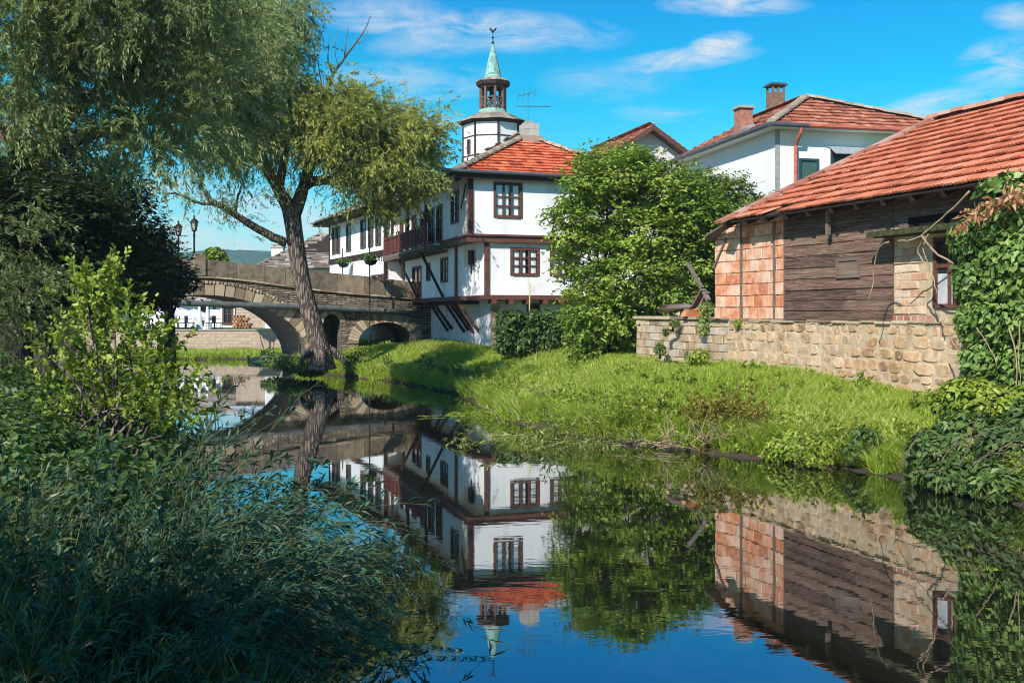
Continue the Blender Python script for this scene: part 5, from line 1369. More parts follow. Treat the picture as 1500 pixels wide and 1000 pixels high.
def rnd_branches(mb, P0, P1, r0, r1, steps=7, wob=.25):
    """curved limbs from P0 to P1 (tuples)"""
    a, b = np.array(P0), np.array(P1); L = np.linalg.norm(b-a); pts = []
    off = RNG.normal(0, wob*.25*L, 3)
    for k in range(steps+1):
        t = k/steps; pts.append(tuple(a+(b-a)*t+off*math.sin(math.pi*t)+np.array([0, 0, .12*L])*math.sin(math.pi*t)))
    mb.tube(pts, [r0+(r1-r0)*k/steps for k in range(steps+1)], 6)

# ---------------------------------------------------------------- the willow before the bridge
D0 = 40.0
base = W(470, 526, D0)
wil = thing('willow_tree', base, 'tall willow with a leaning bare trunk standing before the stone bridge', 'tree')
tr = MB()
q = smooth_path([add(W(472, 530, D0), (0, 0, -.3)), W(469, 512, D0), W(456, 465, D0), W(444, 420, D0), W(436, 375, D0), W(429, 325, D0), W(426, 300, D0)], 5)
rad = np.interp(np.linspace(0, 1, len(q)), [0, .06, .2, .5, .8, 1], [.58, .48, .38, .33, .33, .38])
tr.tube(q, list(rad), 14)
for a in (0.3, 1.5, 2.6, 3.7, 4.9): limb(tr, [add(W(469, 508, D0), (.2*math.cos(a), .2*math.sin(a), 0)), add(W(471, 520, D0), (.7*math.cos(a), .6*math.sin(a), 0)), add(W(472, 531, D0), (.9*math.cos(a), .75*math.sin(a), -.1))], .2, .07, 7)
limbs = [
 ([(427, 312, D0), (410, 280, D0-.3), (392, 250, D0-.8), (360, 215, D0-1.5), (325, 170, D0-2)], .32, .09),
 ([(428, 318, D0), (440, 290, D0+.1), (447, 272, D0+.2), (470, 264, D0+.3), (510, 267, D0+.2), (560, 270, D0), (600, 262, D0)], .33, .08),
 ([(447, 272, D0), (455, 230, D0+.8), (468, 190, D0+1.2), (478, 150, D0+1.4)], .26, .1),
 ([(419, 356, D0-.1), (395, 345, D0-.5), (365, 328, D0-1), (335, 308, D0-1.4), (312, 296, D0-1.8), (300, 280, D0-2)], .2, .09),
 ([(320, 300, D0-1.6), (290, 297, D0-2), (262, 285, D0-2.4), (240, 283, D0-2.8)], .07, .03),
 ([(345, 315, D0-1.2), (348, 290, D0-1.1), (355, 268, D0-1)], .06, .03),
 ([(500, 266, D0+.2), (540, 235, D0+.6), (590, 215, D0+.6), (630, 200, D0+.4)], .12, .04),
 ([(480, 266, D0+.3), (500, 280, D0-.3), (512, 292, D0-.5)], .07, .03),
 ([(408, 278, D0-.3), (418, 220, D0-.5), (420, 150, D0-.8), (430, 90, D0-1), (432, 40, D0-1.2)], .2, .06),
 ([(392, 250, D0-.8), (370, 180, D0-1.6), (350, 110, D0-2.2), (340, 50, D0-2.4)], .2, .05),
]
for pts, r0, r1 in limbs: limb(tr, pth(*pts), r0, r1, 8, .02)
tr.build('trunk', M['bark'], wil, True)
dd = MB()
for pts, r0, r1 in (([(478, 152, D0+1.4), (488, 110, D0+1.3), (512, 75, D0+1.2), (532, 48, D0+1.1), (543, 24, D0+1)], .085, .015), ([(488, 112, D0+1.3), (480, 85, D0+1.5), (484, 45, D0+1.5)], .05, .012), ([(505, 84, D0+1.2), (507, 60, D0+1.2), (510, 40, D0+1.2)], .035, .01), ([(476, 150, D0+1.4), (468, 105, D0+1.6), (465, 80, D0+1.6)], .04, .012), ([(520, 64, D0+1.2), (533, 60, D0+1), (540, 42, D0+1)], .025, .008), ([(485, 140, D0+1.2), (512, 138, D0+.9), (540, 127, D0+.8), (566, 117, D0+.8)], .055, .012), ([(540, 127, D0+.8), (548, 120, D0+.8), (552, 112, D0+.7)], .02, .008), ([(470, 140, D0+1.4), (460, 100, D0+1.7), (470, 70, D0+1.7)], .03, .01), ([(495, 98, D0+1.3), (490, 70, D0+1.4), (495, 50, D0+1.4)], .025, .008)):
    limb(dd, pth(*pts), r0, r1, 6, .015)
dd.build('dead_branch', M['dead'], wil, True)
def pb(px, py, D, rx, rz=None, ry=None):
    p = W(px, py, D); k = D/FPX; return (p[0], p[1], p[2], rx*k, (ry or rx)*k, (rz or rx*.75)*k)
gold = [pb(510, 200, D0-1.2, 60, 52), pb(560, 218, D0-1, 62, 50), pb(598, 222, D0+.3, 44, 30), pb(580, 192, D0+1, 42, 30), pb(618, 230, D0, 30, 16), pb(545, 180, D0-.6, 52, 44), pb(490, 170, D0-1.2, 46, 50), pb(468, 195, D0-1.6, 36, 44), pb(620, 205, D0-.5, 34, 30), pb(535, 245, D0-.4, 60, 18), pb(575, 262, D0-.6, 60, 16), pb(548, 290, D0-.8, 48, 12), pb(484, 222, D0+.2, 34, 30), pb(510, 165, D0+1.4, 24, 18), pb(474, 132, D0-.6, 22, 26), pb(455, 170, D0-1.6, 30, 40), pb(540, 150, D0-.2, 24, 16), pb(585, 172, D0, 28, 16), pb(632, 205, D0-.3, 16, 16), pb(500, 285, D0-1, 34, 10)]
pale = [pb(500, 200, D0-.8, 50, 46), pb(560, 235, D0-.9, 45, 24), pb(415, 55, D0-1, 38, 55), pb(412, 145, D0-.8, 44, 50), pb(392, 110, D0-1.6, 50, 64), pb(365, 60, D0-2.2, 55, 60), pb(390, 15, D0-1.6, 58, 40), pb(370, 165, D0-2, 50, 54), pb(400, 188, D0-1, 44, 34), pb(375, 205, D0-1.4, 46, 34), pb(335, 200, D0-2.4, 40, 28), pb(430, 200, D0-.5, 24, 14)]
def willow_crown(name, blobs, n, mat, parent, Lr, leafL, leafW, per, grav=1.1, thin=True, tonevar=1, fan=16, sig=.26, dark=0.0):
    """shoots fan out of twig ends; the twig ends are what is spread through the crown"""
    m = max(1, n//fan); C, O, i = blob_points(blobs, m, .3); k = np.repeat(np.arange(m), fan); n = len(k)
    tone_c = np.clip(.5*RNG.random(m)+.5*RNG.random(len(blobs))[i]-dark, 0, 1); Dc = unit(O*[1, 1, .3]+RNG.normal(0, .45, (m, 3))+[0, 0, .15])
    P = C[k]+RNG.normal(0, sig, (n, 3)); D = unit(Dc[k]+RNG.normal(0, .38, (n, 3))); Lc = .55+.9*RNG.random(m)
    L = (Lr[0]+(Lr[1]-Lr[0])*RNG.random(n)**1.4)*Lc[k]; tone = np.clip(tone_c[k]*.75+.3*RNG.random(n), 0, 1)
    pa, di = strands(P, D, L, 9, grav)
    o = strand_leaves(pa, di, per, leafL, leafW, .75, mat, name, parent, tone)
    ribbons('twig', pa[::2, ::2], np.full(len(pa[::2]), .0045*leafL/.2), M['twig'], o)
    return o
willow_crown('crown', gold, 3700, M['willow_gold'], wil, (.5, 1.3), .2, .052, 17)
willow_crown('crown', pale, 3600, M['willow_leaf'], wil, (.6, 1.7), .18, .042, 22)
# wispy hanging shoots under the boughs
hang = [pb(300, 275, D0-2, 45, 14), pb(375, 285, D0-1, 36, 24), pb(398, 310, D0-.6, 16, 18), pb(475, 295, D0, 34, 20), pb(345, 325, D0-1, 22, 10)]
willow_crown('hanging_shoots', hang, 190, M['willow_leaf'], wil, (.5, 1.2), .16, .035, 12)

# ---------------------------------------------------------------- the nearer willow over the path
D1 = 25.0
b2 = W(18, 560, D1)
wi2 = thing('willow_tree', b2, 'large grey-green willow whose drooping crown fills the upper corner over a shaded trunk', 'tree')
tr = MB()
limb(tr, [add(W(14, 580, D1), (0, 0, -.3)), W(18, 520, D1), W(22, 430, D1), W(30, 330, D1), W(50, 240, D1)], .55, .34, 12)
limb(tr, pth((110, 600, D1), (118, 560, D1), (112, 520, D1+.3), (85, 480, D1+.6), (40, 440, D1+.5), (22, 410, D1)), .26, .3, 10)
for pts, r0, r1 in (([(50, 245, D1), (90, 180, D1-.4), (150, 130, D1-1), (220, 90, D1-1)], .3, .08), ([(45, 260, D1), (30, 170, D1), (40, 60, D1-.4), (60, -60, D1-.6)], .3, .1), ([(60, 230, D1), (120, 200, D1+.6), (200, 180, D1+2), (280, 160, D1+3.6), (350, 120, D1+6)], .26, .06), ([(50, 250, D1), (0, 190, D1-1), (-70, 150, D1-1.4)], .25, .1), ([(70, 195, D1), (90, 120, D1+1), (130, 40, D1+1.4), (180, -50, D1+1.4)], .22, .07)):
    limb(tr, pth(*pts), r0, r1, 8)
tr.build('trunk', M['bark_dark'], wi2, True)
tw = MB()
for k in range(26):
    a = W(70+RNG.normal(0, 30), 180+RNG.normal(0, 25), D1-1.5); b = add(a, tuple(RNG.normal(0, .8, 3)+[.2, -.3, -.9])); rnd_branches(tw, a, b, .03, .01)
tw.build('bare_twigs', M['dead'], wi2, True)
P2 = [(30, 40, 90, 75), (110, 30, 80, 60), (190, 20, 85, 55), (270, 10, 75, 50), (60, 110, 75, 60), (150, 90, 80, 55), (240, 80, 70, 60), (300, 70, 55, 55), (20, 180, 70, 55), (130, 165, 60, 40), (200, 170, 60, 55), (260, 160, 60, 55), (235, 225, 52, 40), (180, 235, 40, 30), (300, 150, 40, 45), (-40, 100, 70, 90), (60, -60, 120, 60), (220, -60, 120, 60), (330, -20, 60, 40)]
near2 = [pb(x, y, D1-1.6+RNG.uniform(-2.2, 2.6), rx, rz) for x, y, rx, rz in P2]
near2 += [pb(x, y, D, rx, rz, rx*1.5) for x, y, D, rx, rz in ((320, 125, 29, 56, 62), (292, 175, 28, 46, 40), (332, 192, 30, 40, 30), (350, 50, 30.5, 56, 56), (352, 160, 31, 44, 42), (270, 60, 28.5, 60, 60), (385, 80, 32, 40, 50), (300, 235, 29, 34, 20))]
willow_crown('crown', near2, 7600, M['willow_leaf'], wi2, (.4, 1.1), .135, .034, 26, 1.5)
lowh2 = [pb(15, 370, D1-6, 55, 40), pb(40, 420, D1-7, 45, 35), pb(10, 450, D1-7, 45, 40), pb(60, 360, D1-5, 45, 25)]
willow_crown('low_boughs', lowh2, 460, M['willow_leaf'], wi2, (.3, .8), .13, .034, 16, 1.6, dark=.35)

def broad_tree(root, blobs, n_clump, per_clump, leaf, mat, trunk_pts, r0, r1, bark='bark_dark', clump=.5, flat=.5, lname='crown', sub=None, branches=True, lo=.45, twl=.42):
    """crown of twig sprays gathered in clumps on limbs"""
    C, O, bi = blob_points(blobs, n_clump, lo)
    tone_c = np.clip(.5+RNG.normal(0, .22, n_clump), 0, 1)
    n = n_clump*per_clump; ci = np.repeat(np.arange(n_clump), per_clump)
    P = C[ci]+sph(n)*(RNG.random(n)**.5)[:, None]*clump*np.array([1, 1, flat])
    D = unit((P-C[ci])/clump*[1, 1, .6]+O[ci]*.7+RNG.normal(0, .35, (n, 3))); Ls = twl*(.5+RNG.random(n))
    pa, di = strands(P, D, Ls, 5, .5)
    per = 8
    t = RNG.random((n, per))*3.99; i = t.astype(int); f = (t-i)[..., None]; ii = np.arange(n)[:, None]
    Q = (pa[ii, i]*(1-f)+pa[ii, i+1]*f).reshape(-1, 3); T = di[ii, i].reshape(-1, 3); m = len(Q)
    side = unit(np.cross(T, np.array([0, 0, 1.0]))+RNG.normal(0, .25, (m, 3)))*np.where(RNG.random(m) < .5, -1, 1)[:, None]
    LD = unit(T*.5+side+[0, 0, -.15]); up = unit(np.array([0, 0, 1.0])+.55*sph(m)+np.repeat(O[ci], per, 0)*.35)
    tone = np.clip(np.repeat(tone_c[ci], per)*.6+.4*RNG.random(m), 0, 1)
    if trunk_pts is not None:
        mb = MB(); limb(mb, trunk_pts, r0, r1, 10)
        if branches:
            q = smooth_path(trunk_pts); k = RNG.choice(n_clump, min(n_clump, 46), replace=False)
            for c in k:
                s = q[int(len(q)*RNG.uniform(.3, .98))-1]; rnd_branches(mb, s, tuple(C[c]), r1*.5, .012)
        mb.build('trunk', M[bark], root, True)
    return leaf_mesh(lname, Q, LD, up, leaf[0]*(.65+.6*RNG.random(m)), leaf[1]*(.7+.5*RNG.random(m)), tone, M[mat], root)

# dark trees in the willow's shade; the last has shade painted into its leaves
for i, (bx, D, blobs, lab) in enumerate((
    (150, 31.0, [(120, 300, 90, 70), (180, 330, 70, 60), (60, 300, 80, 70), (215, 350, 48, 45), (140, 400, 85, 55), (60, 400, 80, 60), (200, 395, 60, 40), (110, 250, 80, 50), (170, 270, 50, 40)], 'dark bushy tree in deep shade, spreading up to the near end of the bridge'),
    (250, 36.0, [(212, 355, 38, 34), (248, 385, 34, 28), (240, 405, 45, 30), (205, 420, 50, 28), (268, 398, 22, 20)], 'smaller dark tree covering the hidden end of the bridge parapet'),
    (70, 21.5, [(40, 290, 50, 40), (95, 300, 48, 40), (20, 345, 40, 36), (85, 355, 55, 40), (130, 330, 40, 36), (60, 410, 45, 34), (-20, 310, 50, 50), (120, 385, 36, 30), (0, 255, 50, 30)], 'leafy tree between willow trunk and sunlit shrub, shade painted into its dark leaves'))):
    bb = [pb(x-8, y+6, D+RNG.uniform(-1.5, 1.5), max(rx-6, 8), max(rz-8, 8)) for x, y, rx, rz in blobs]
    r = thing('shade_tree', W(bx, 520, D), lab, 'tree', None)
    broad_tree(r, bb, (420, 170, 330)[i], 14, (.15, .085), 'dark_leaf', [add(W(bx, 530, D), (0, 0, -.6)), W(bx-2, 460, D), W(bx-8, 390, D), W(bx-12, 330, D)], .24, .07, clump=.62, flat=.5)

# big green tree before the house
D2 = 33.0
gt = thing('green_tree', W(880, 520, D2), 'dense bright green tree standing between the white house and the barn', 'tree')
P2 = [(905, 250, 62, 42), (850, 262, 42, 38), (960, 270, 60, 44), (1010, 300, 58, 45), (880, 310, 75, 45), (830, 330, 32, 22), (950, 340, 70, 45), (1015, 360, 45, 48), (870, 375, 62, 38), (930, 400, 70, 45), (850, 415, 38, 25), (985, 415, 40, 40), (890, 445, 60, 38), (940, 455, 48, 36), (905, 490, 50, 32), (860, 470, 40, 36), (935, 490, 45, 34), (880, 505, 50, 22), (925, 510, 40, 18), (925, 222, 34, 22), (835, 385, 28, 16), (1035, 320, 32, 30), (820, 305, 24, 14), (880, 225, 30, 20)]
broad_tree(gt, [pb(x, y+6, D2+RNG.uniform(-1.1, 1.3), max(rx-13, 12), max(rz-10, 8), rx*1.1) for x, y, rx, rz in P2], 560, 16, (.15, .09), 'tree_leaf', [add(W(885, 525, D2), (0, 0, -.4)), W(888, 470, D2), W(893, 400, D2), W(905, 330, D2), W(915, 265, D2)], .26, .07, clump=.44, flat=.4, twl=.46)
# elder in flower behind it
D3 = 35.5
el_ = thing('elder_tree', W(1050, 470, D3), 'elder in creamy white flower behind the green tree, beside the barn gable', 'tree')
P2 = [(1010, 255, 40, 25), (1050, 275, 45, 25), (1085, 275, 30, 18), (1020, 310, 55, 38), (1060, 330, 40, 40), (1030, 370, 45, 45), (1000, 400, 40, 40), (1035, 430, 30, 30), (1105, 285, 22, 14), (985, 262, 24, 12)]
eb = [pb(x, y+6, D3+RNG.uniform(-.7, .7), max(rx-9, 8), max(rz-8, 7)) for x, y, rx, rz in P2]
broad_tree(el_, eb, 260, 12, (.16, .08), 'elder_leaf', [add(W(1045, 470, D3), (0, 0, -1)), W(1045, 420, D3), W(1042, 360, D3), W(1045, 300, D3)], .14, .05, clump=.45, flat=.5)
C, O, _ = blob_points(eb, 130, .9); C = C[(O[:, 1] < .35)]; k = len(C); m = 26
P = np.repeat(C, m, 0)+RNG.normal(0, 1, (k*m, 3))*[.1, .1, .025]+[0, -.1, .1]
leaf_mesh('blossom', P, unit(RNG.normal(0, 1, (k*m, 3))*[1, 1, .2]), unit(RNG.normal(0, .4, (k*m, 3))+[-.2, -.3, 1]), np.full(k*m, .07), np.full(k*m, .065), RNG.random(k*m), M['flower'], el_)

# ivy hedge before the house
def leafy_blob(name, lab, cat, blobs, n, leaf, mat, loc, lo=.8, upw=.6, down=.0, stems=None, group=None):
    r = thing(name, loc, lab, cat, group)
    P, O, i = blob_points(blobs, n, lo); tone = np.clip(RNG.random(len(blobs))[i]*.35+.65*RNG.random(n), 0, 1)
    D = unit(np.cross(O, sph(n))+[0, 0, -down]+O*.35); N = unit(O+upw*sph(n)+[0, 0, .3])
    leaf_mesh('foliage', P, D, N, leaf[0]*(.6+.7*RNG.random(n)), leaf[1]*(.7+.5*RNG.random(n)), tone, M[mat], r)
    mb = MB()
    for b in blobs[:12]:
        rnd_branches(mb, (b[0]*.12+loc[0]*.88, b[1]*.12+loc[1]*.88, loc[2]-.1), (b[0], b[1], b[2]+b[5]*.3), .04, .012)
    mb.build('stem', M['bark_dark'] if stems is None else M[stems], r, True)
    return r
hb = []
for x in range(738, 862, 9):
    yb_ = 512; yt_ = 457-4*math.sin(x*.3)
    for y in range(int(yt_)+10, yb_, 14): hb.append(pb(x, y, 36.0+RNG.uniform(-.25, .25), 12, 12, 26))
leafy_blob('ivy_hedge', 'clipped dark green ivy hedge under the white house front', 'hedge', hb, 15000, (.15, .11), 'ivy', W(795, 510, 36), .55, .5, .5)
# climbing vine on the barn end
vb = [pb(x, y, D, rx, rz) for x, y, D, rx, rz in ((1470, 330, 17.2, 50, 40), (1430, 350, 17.6, 38, 34), (1500, 390, 16.8, 60, 60), (1440, 410, 17.5, 40, 40), (1480, 460, 17, 55, 50), (1430, 470, 17.5, 28, 36), (1510, 320, 16.8, 50, 45), (1450, 525, 17.2, 40, 34), (1500, 540, 16.8, 50, 45), (1560, 430, 16.5, 70, 100), (1420, 390, 17.8, 22, 26))]
vine = leafy_blob('climbing_vine', 'thick green creeper climbing over the brick end of the barn', 'creeper', vb, 15000, (.125, .1), 'vine_leaf', W(1485, 575, 17), .55, .85, .35)
P, O, _ = blob_points([pb(1462, 296, 16.4, 28, 10), pb(1425, 312, 16.8, 24, 7), pb(1490, 282, 16.2, 26, 14), pb(1408, 330, 17.0, 14, 8)], 240, .1)
n = len(P); leaf_mesh('dry_leaves', P, unit(RNG.normal(0, 1, (n, 3))+[0, 0, -1.2]), sph(n), .13*(.5+RNG.random(n)), .06*(.5+RNG.random(n)), RNG.random(n), M['dry_leaf'], vine)
P, O, _ = blob_points([pb(1455, 282, 17.2, 22, 12), pb(1480, 270, 17, 24, 14)], 420, .3)
n = len(P); leaf_mesh('upper_foliage', P, unit(O*.5+sph(n)), unit(O+sph(n)*.5), .15*(.5+RNG.random(n)), .12*(.5+RNG.random(n)), RNG.random(n), M['vine_leaf'], vine)
mb = MB()
for pts, r_ in (([(1420, 280, 17.3), (1380, 320, 18.0), (1340, 350, 18.6), (1315, 352, 18.7)], .022), ([(1355, 347, 18.2), (1345, 370, 18.5), (1365, 400, 18.2), (1372, 430, 18.1)], .02), ([(1350, 345, 18.2), (1370, 370, 18), (1395, 385, 17.8), (1408, 405, 17.7)], .024), ([(1302, 354, 18.9), (1288, 362, 19.3), (1281, 390, 19.6), (1278, 420, 19.7), (1272, 440, 19.8)], .02), ([(1360, 342, 18.3), (1352, 365, 18.4), (1362, 390, 18.2)], .016), ([(1430, 480, 16.8), (1450, 510, 16.7), (1462, 540, 16.6)], .011), ([(1478, 480, 16.4), (1490, 530, 16.3), (1488, 575, 16.3)], .015), ([(1476, 300, 17), (1470, 280, 16.9), (1480, 262, 16.8)], .03), ([(1495, 470, 16), (1492, 520, 16), (1496, 570, 16)], .012), ([(1380, 470, 18.1), (1392, 495, 17.7), (1405, 515, 17.4)], .014)):
    mb = MB(); limb(mb, pth(*pts), r_, r_*.6, 5, .01); mb.build('vine_stem', M['dry_stem'], vine, True)


# bushes of the near bank corner and along the wall
leafy_blob('bank_bush', 'dark green elder-like bush at the shaded water edge below the creeper', 'bush', [pb(1375, 660, 15.3, 45, 34), (pb(1420, 640, 15.2, 48, 40)), pb(1470, 655, 14.8, 50, 45), pb(1400, 695, 14.8, 50, 22), pb(1460, 700, 14.3, 55, 28), pb(1510, 640, 14.6, 40, 60), pb(1350, 690, 15.4, 24, 18)], 6500, (.15, .075), 'nettle', W(1420, 700, 15), .5, .6, .3)
leafy_blob('bank_bush', 'sunlit yellow-green weeds at the foot of the creeper', 'bush', [pb(1420, 575, 16.6, 40, 22), pb(1460, 590, 16.3, 50, 26), pb(1500, 600, 16, 40, 34), pb(1390, 590, 16.8, 30, 14)], 3200, (.14, .085), 'bank_leaf', W(1450, 610, 16.5), .4, .6, .2)
leafy_blob('bank_bush', 'bright green leafy clump at the water edge beside the rust tinged bush', 'bush', [pb(1165, 650, 17.8, 30, 20), pb(1140, 660, 18, 24, 14), pb(1200, 655, 17.5, 26, 18)], 2000, (.13, .07), 'bank_leaf', W(1165, 675, 17.9), .35, .6, .2)
leafy_blob('bank_bush', 'small dark green nettle clump on the sunny bank', 'bush', [pb(1268, 645, 16.9, 18, 18), pb(1250, 660, 16.8, 14, 10)], 800, (.12, .06), 'nettle', W(1268, 665, 16.9), .3, .6, .2)
leafy_blob('bank_bush', 'young green sapling clump with thin stems at the bank edge', 'bush', [pb(980, 610, 20.4, 22, 20), pb(955, 625, 20.6, 24, 14)], 1100, (.13, .06), 'bank_leaf', W(975, 640, 20.4), .3, .6, .1)
leafy_blob('bank_bush', 'dark waterside weeds at the foot of the willow by the bridge', 'bush', [pb(405, 528, 44, 20, 12), pb(430, 533, 42, 24, 11), pb(455, 540, 40.5, 26, 10), pb(392, 518, 47, 10, 8)], 2400, (.16, .08), 'nettle', W(430, 540, 42), .4, .6, .2)
leafy_blob('wall_weed', 'weed tuft hanging over the ashlar coping by the barn corner', 'weed', [pb(1036, 452, 27, 13, 12), pb(1030, 475, 27, 11, 14), pb(1045, 462, 26.8, 7, 8)], 700, (.09, .04), 'elder_leaf', W(1036, 470, 27.1), .3, .6, .5)
leafy_blob('wall_weed', 'small weed growing from a joint low in the ashlar wall', 'weed', [pb(967, 511, 28.7, 8, 10)], 200, (.1, .05), 'nettle', W(967, 520, 28.8), .3, .6, .3)
leafy_blob('wall_weed', 'thin weeds hanging from the middle of the ashlar wall', 'weed', [pb(988, 472, 28.2, 8, 6), pb(975, 485, 28.5, 5, 6)], 220, (.09, .04), 'nettle', W(985, 480, 28.4), .3, .6, .5)
leafy_blob('wall_weed', 'little yellow-green tuft at the seam of the two stone walls', 'weed', [pb(1082, 472, 25.6, 8, 6)], 200, (.08, .03), 'bank_leaf', W(1082, 478, 25.7), .3, .6, .5)
leafy_blob('wall_weed', 'leafy weeds in the grass along the ashlar wall foot', 'weed', [pb(1022, 520, 26, 18, 10), pb(960, 535, 28, 18, 8)], 600, (.12, .06), 'bank_leaf', W(1010, 530, 26.5), .3, .6, .3)
leafy_blob('far_tree', 'small bright green tree beyond the bridge parapet', 'tree', [pb(314, 374, 62, 16, 10), pb(308, 380, 62, 12, 8), pb(322, 380, 62, 10, 7), pb(312, 395, 62, 14, 14)], 1800, (.3, .18), 'bank_leaf', W(314, 450, 62), .4, .6, .1)

# dry stems and drift sticks
def sticks(name, lab, cat, px, py, D, n, Ls, mat, ang, spread, r_=.018, kind=None):
    mb = MB(); c = W(px, py, D); z0 = max(.02, c[2])
    for k in range(n):
        s = (c[0]+RNG.normal(0, spread), c[1]+RNG.normal(0, .25), z0+RNG.uniform(0, .15)); a = math.radians(RNG.uniform(*ang)); L = RNG.uniform(*Ls)
        e = (s[0]+L*math.cos(a), s[1]+RNG.normal(-.1, .2), max(.02, s[2]+L*math.sin(a))); mb.rnd = random.random()
        rnd_branches(mb, s, e, r_, r_*.5, 5, .35)
    return tag(mb.build(name, M[mat], None, True, c), lab, cat)
sticks('dry_stems', 'tangle of dry tan stems under the rust tinged bush at the water edge', 'dry stems', 1060, 652, 19.0, 70, (.25, .55), 'dry_stem', (20, 160), .6, .008)
sticks('driftwood', 'flattened driftwood twigs along the waterline before the sunny bank', 'driftwood', 955, 655, 19.6, 22, (.3, .7), 'dry_stem', (-8, 14), .4, .007)
sticks('dead_twigs', 'bare grey twigs sprawling out of the dark bush into the water', 'twigs', 1450, 690, 13.9, 20, (.4, 1.1), 'dead', (-20, 60), .5, .006)
sticks('dead_twigs', 'thin pale dead shoots leaning over the tip of the lawn', 'twigs', 800, 640, 24.5, 12, (.5, 1.1), 'dry_stem', (100, 170), .4, .009)
def willow_fringe(lab, px, py, D, n, name, mat, L=(.5, 1.2)):
    c = W(px, py, D); r = thing(name, (c[0], c[1], .1), lab, 'bush'); P = np.array(c)+RNG.normal(0, 1, (n, 3))*[.9, .5, .12]
    pa, di = strands(P, unit(RNG.normal(0, .5, (n, 3))+[-.4, -.5, .25]), L[0]+(L[1]-L[0])*RNG.random(n), 8, 1.1); pa[..., 2] = np.maximum(pa[..., 2], .03)
    o = strand_leaves(pa, di, 15, .14, .035, .8, M[mat], 'foliage', r); ribbons('stem', pa[::2], np.full(len(pa[::2]), .008), M['twig'], r)
willow_fringe('trailing yellow willow shoots hanging over the water from the sunny bank tip', 875, 640, 21.0, 230, 'willow_shoots', 'willow_gold')
willow_fringe('small green willow shoots at the lawn corner by the waterline', 760, 620, 26.0, 120, 'willow_shoots', 'grass', (.3, .8))

# ---------------------------------------------------------------- grass: one carpet of blades
def grass_pts(n, xr, yr, dens=None):
    x = RNG.uniform(*xr, n); y = yr[0]*(yr[1]/yr[0])**RNG.random(n) if yr[0] > 0 else RNG.uniform(*yr, n)
    d = np.maximum(sdist(np.stack([x, y], 1), right_land), sdist(np.stack([x, y], 1), left_land)); k = d > -.35
    return x[k], y[k], d[k]
def clear(x, y):
    """true where lawn may grow: in front of the walls and houses"""
    ox, oy = A; w = (x-ox)*(-.939)+(y-oy)*(-.345); u = (x-ox)*.345+(y-oy)*(-.939)
    k = (w > .08) | (u < -5.4)
    p = FS.p(0, -1.1, 0); 
    inside = ((x-C0[0])*.312+(y-C0[1])*(-.95) < -.48) & ((x-C0[0])*(-.95)+(y-C0[1])*(-.312) < -1.1)
    return k & ~inside
def grass_mesh(name, x, y, h, wd, lab, tone=None, lean=.35, bias=(.1, -.05), mat='grass'):
    z = height(x, y); k_ = z > .015; x, y, z, h, wd = x[k_], y[k_], z[k_]-.03, h[k_], wd[k_]; tone = tone[k_] if tone is not None else None
    n = len(x); a = RNG.uniform(0, 2*math.pi, n); d = np.stack([np.cos(a), np.sin(a), np.zeros(n)], 1)
    l = np.stack([RNG.normal(bias[0], lean, n), RNG.normal(bias[1], lean, n), np.ones(n)], 1)*h[:, None]; P = np.stack([x, y, z], 1)
    w_ = wd[:, None]; mid = P+l*[.45, .45, .6]; tip = P+l*[1.3, 1.3, 1]
    V = np.stack([P-d*w_, P+d*w_, mid+d*w_*.75, mid-d*w_*.75, tip+d*w_*.08, tip-d*w_*.08], 1).reshape(-1, 3)
    b_ = np.arange(n)[:, None]*6; F = np.concatenate([b_+[0, 1, 2, 3], b_+[3, 2, 4, 5]]); rr = np.clip(RNG.random(n)*.6+(tone if tone is not None else .2), 0, 1); rr = np.concatenate([rr, np.clip(rr+.12, 0, 1)])
    o = np_mesh(name, V, F, M[mat], None, rr); return tag(o, lab, 'grass', kind='stuff')
x, y, d = grass_pts(900000, (-11, 9.5), (13.0, 48.0)); k = clear(x, y) & (np.abs(x) < y*.56+1) & (sdist(np.stack([x, y], 1), right_land) > -.4); x, y, d = x[k], y[k], d[k]
patch = .5+.5*np.clip(lump(x*.55+3, y*.5)*.7+RNG.normal(0, .12, len(x)), -1, 1)
h = (.08+.17*RNG.random(len(x)))*(.6+.9*patch)*(1+1.3*np.exp(-np.maximum(d, 0)/.3))
grass_mesh('grass', x, y, h, .005+.005*RNG.random(len(x))+.0003*y, 'bright green unmown grass on the sunny bank between wall and river', .12+.3*patch)
x = RNG.uniform(-27, -6, 60000); y = RNG.uniform(50, 66, 60000); d = sdist(np.stack([x, y], 1), right_land); k = d > .4; x, y = x[k], y[k]
grass_mesh('grass', x, y, .06+.12*RNG.random(len(x)), np.full(len(x), .022), 'grass on the far bank seen through the bridge arch', np.full(len(x), .35))
x, y, d = grass_pts(50000, (-14, 1), (5.0, 36.0)); dl = sdist(np.stack([x, y], 1), left_land); k = dl > .1; x, y = x[k], y[k]
grass_mesh('grass', x, y, .2+.3*RNG.random(len(x)), np.full(len(x), .012), 'rough shaded grass on the near bank', np.full(len(x), .1), mat='reed_leaf')
sg = np.array(right_land[2:19], float); sl_ = np.linalg.norm(np.diff(sg, axis=0), axis=1); n = 90000; pw_ = sl_/((sg[1:, 1]+sg[:-1, 1])/2)**1.5; k = RNG.choice(len(sl_), n, p=pw_/pw_.sum()); t = RNG.random(n)[:, None]; e_ = (sg[1:]-sg[:-1])[k]
p_ = sg[k]+e_*t; nn = np.stack([e_[:, 1], -e_[:, 0]], 1)/sl_[k][:, None]; p_ = p_+nn*RNG.uniform(-.4, .55, n)[:, None]; x, y = p_[:, 0], p_[:, 1]
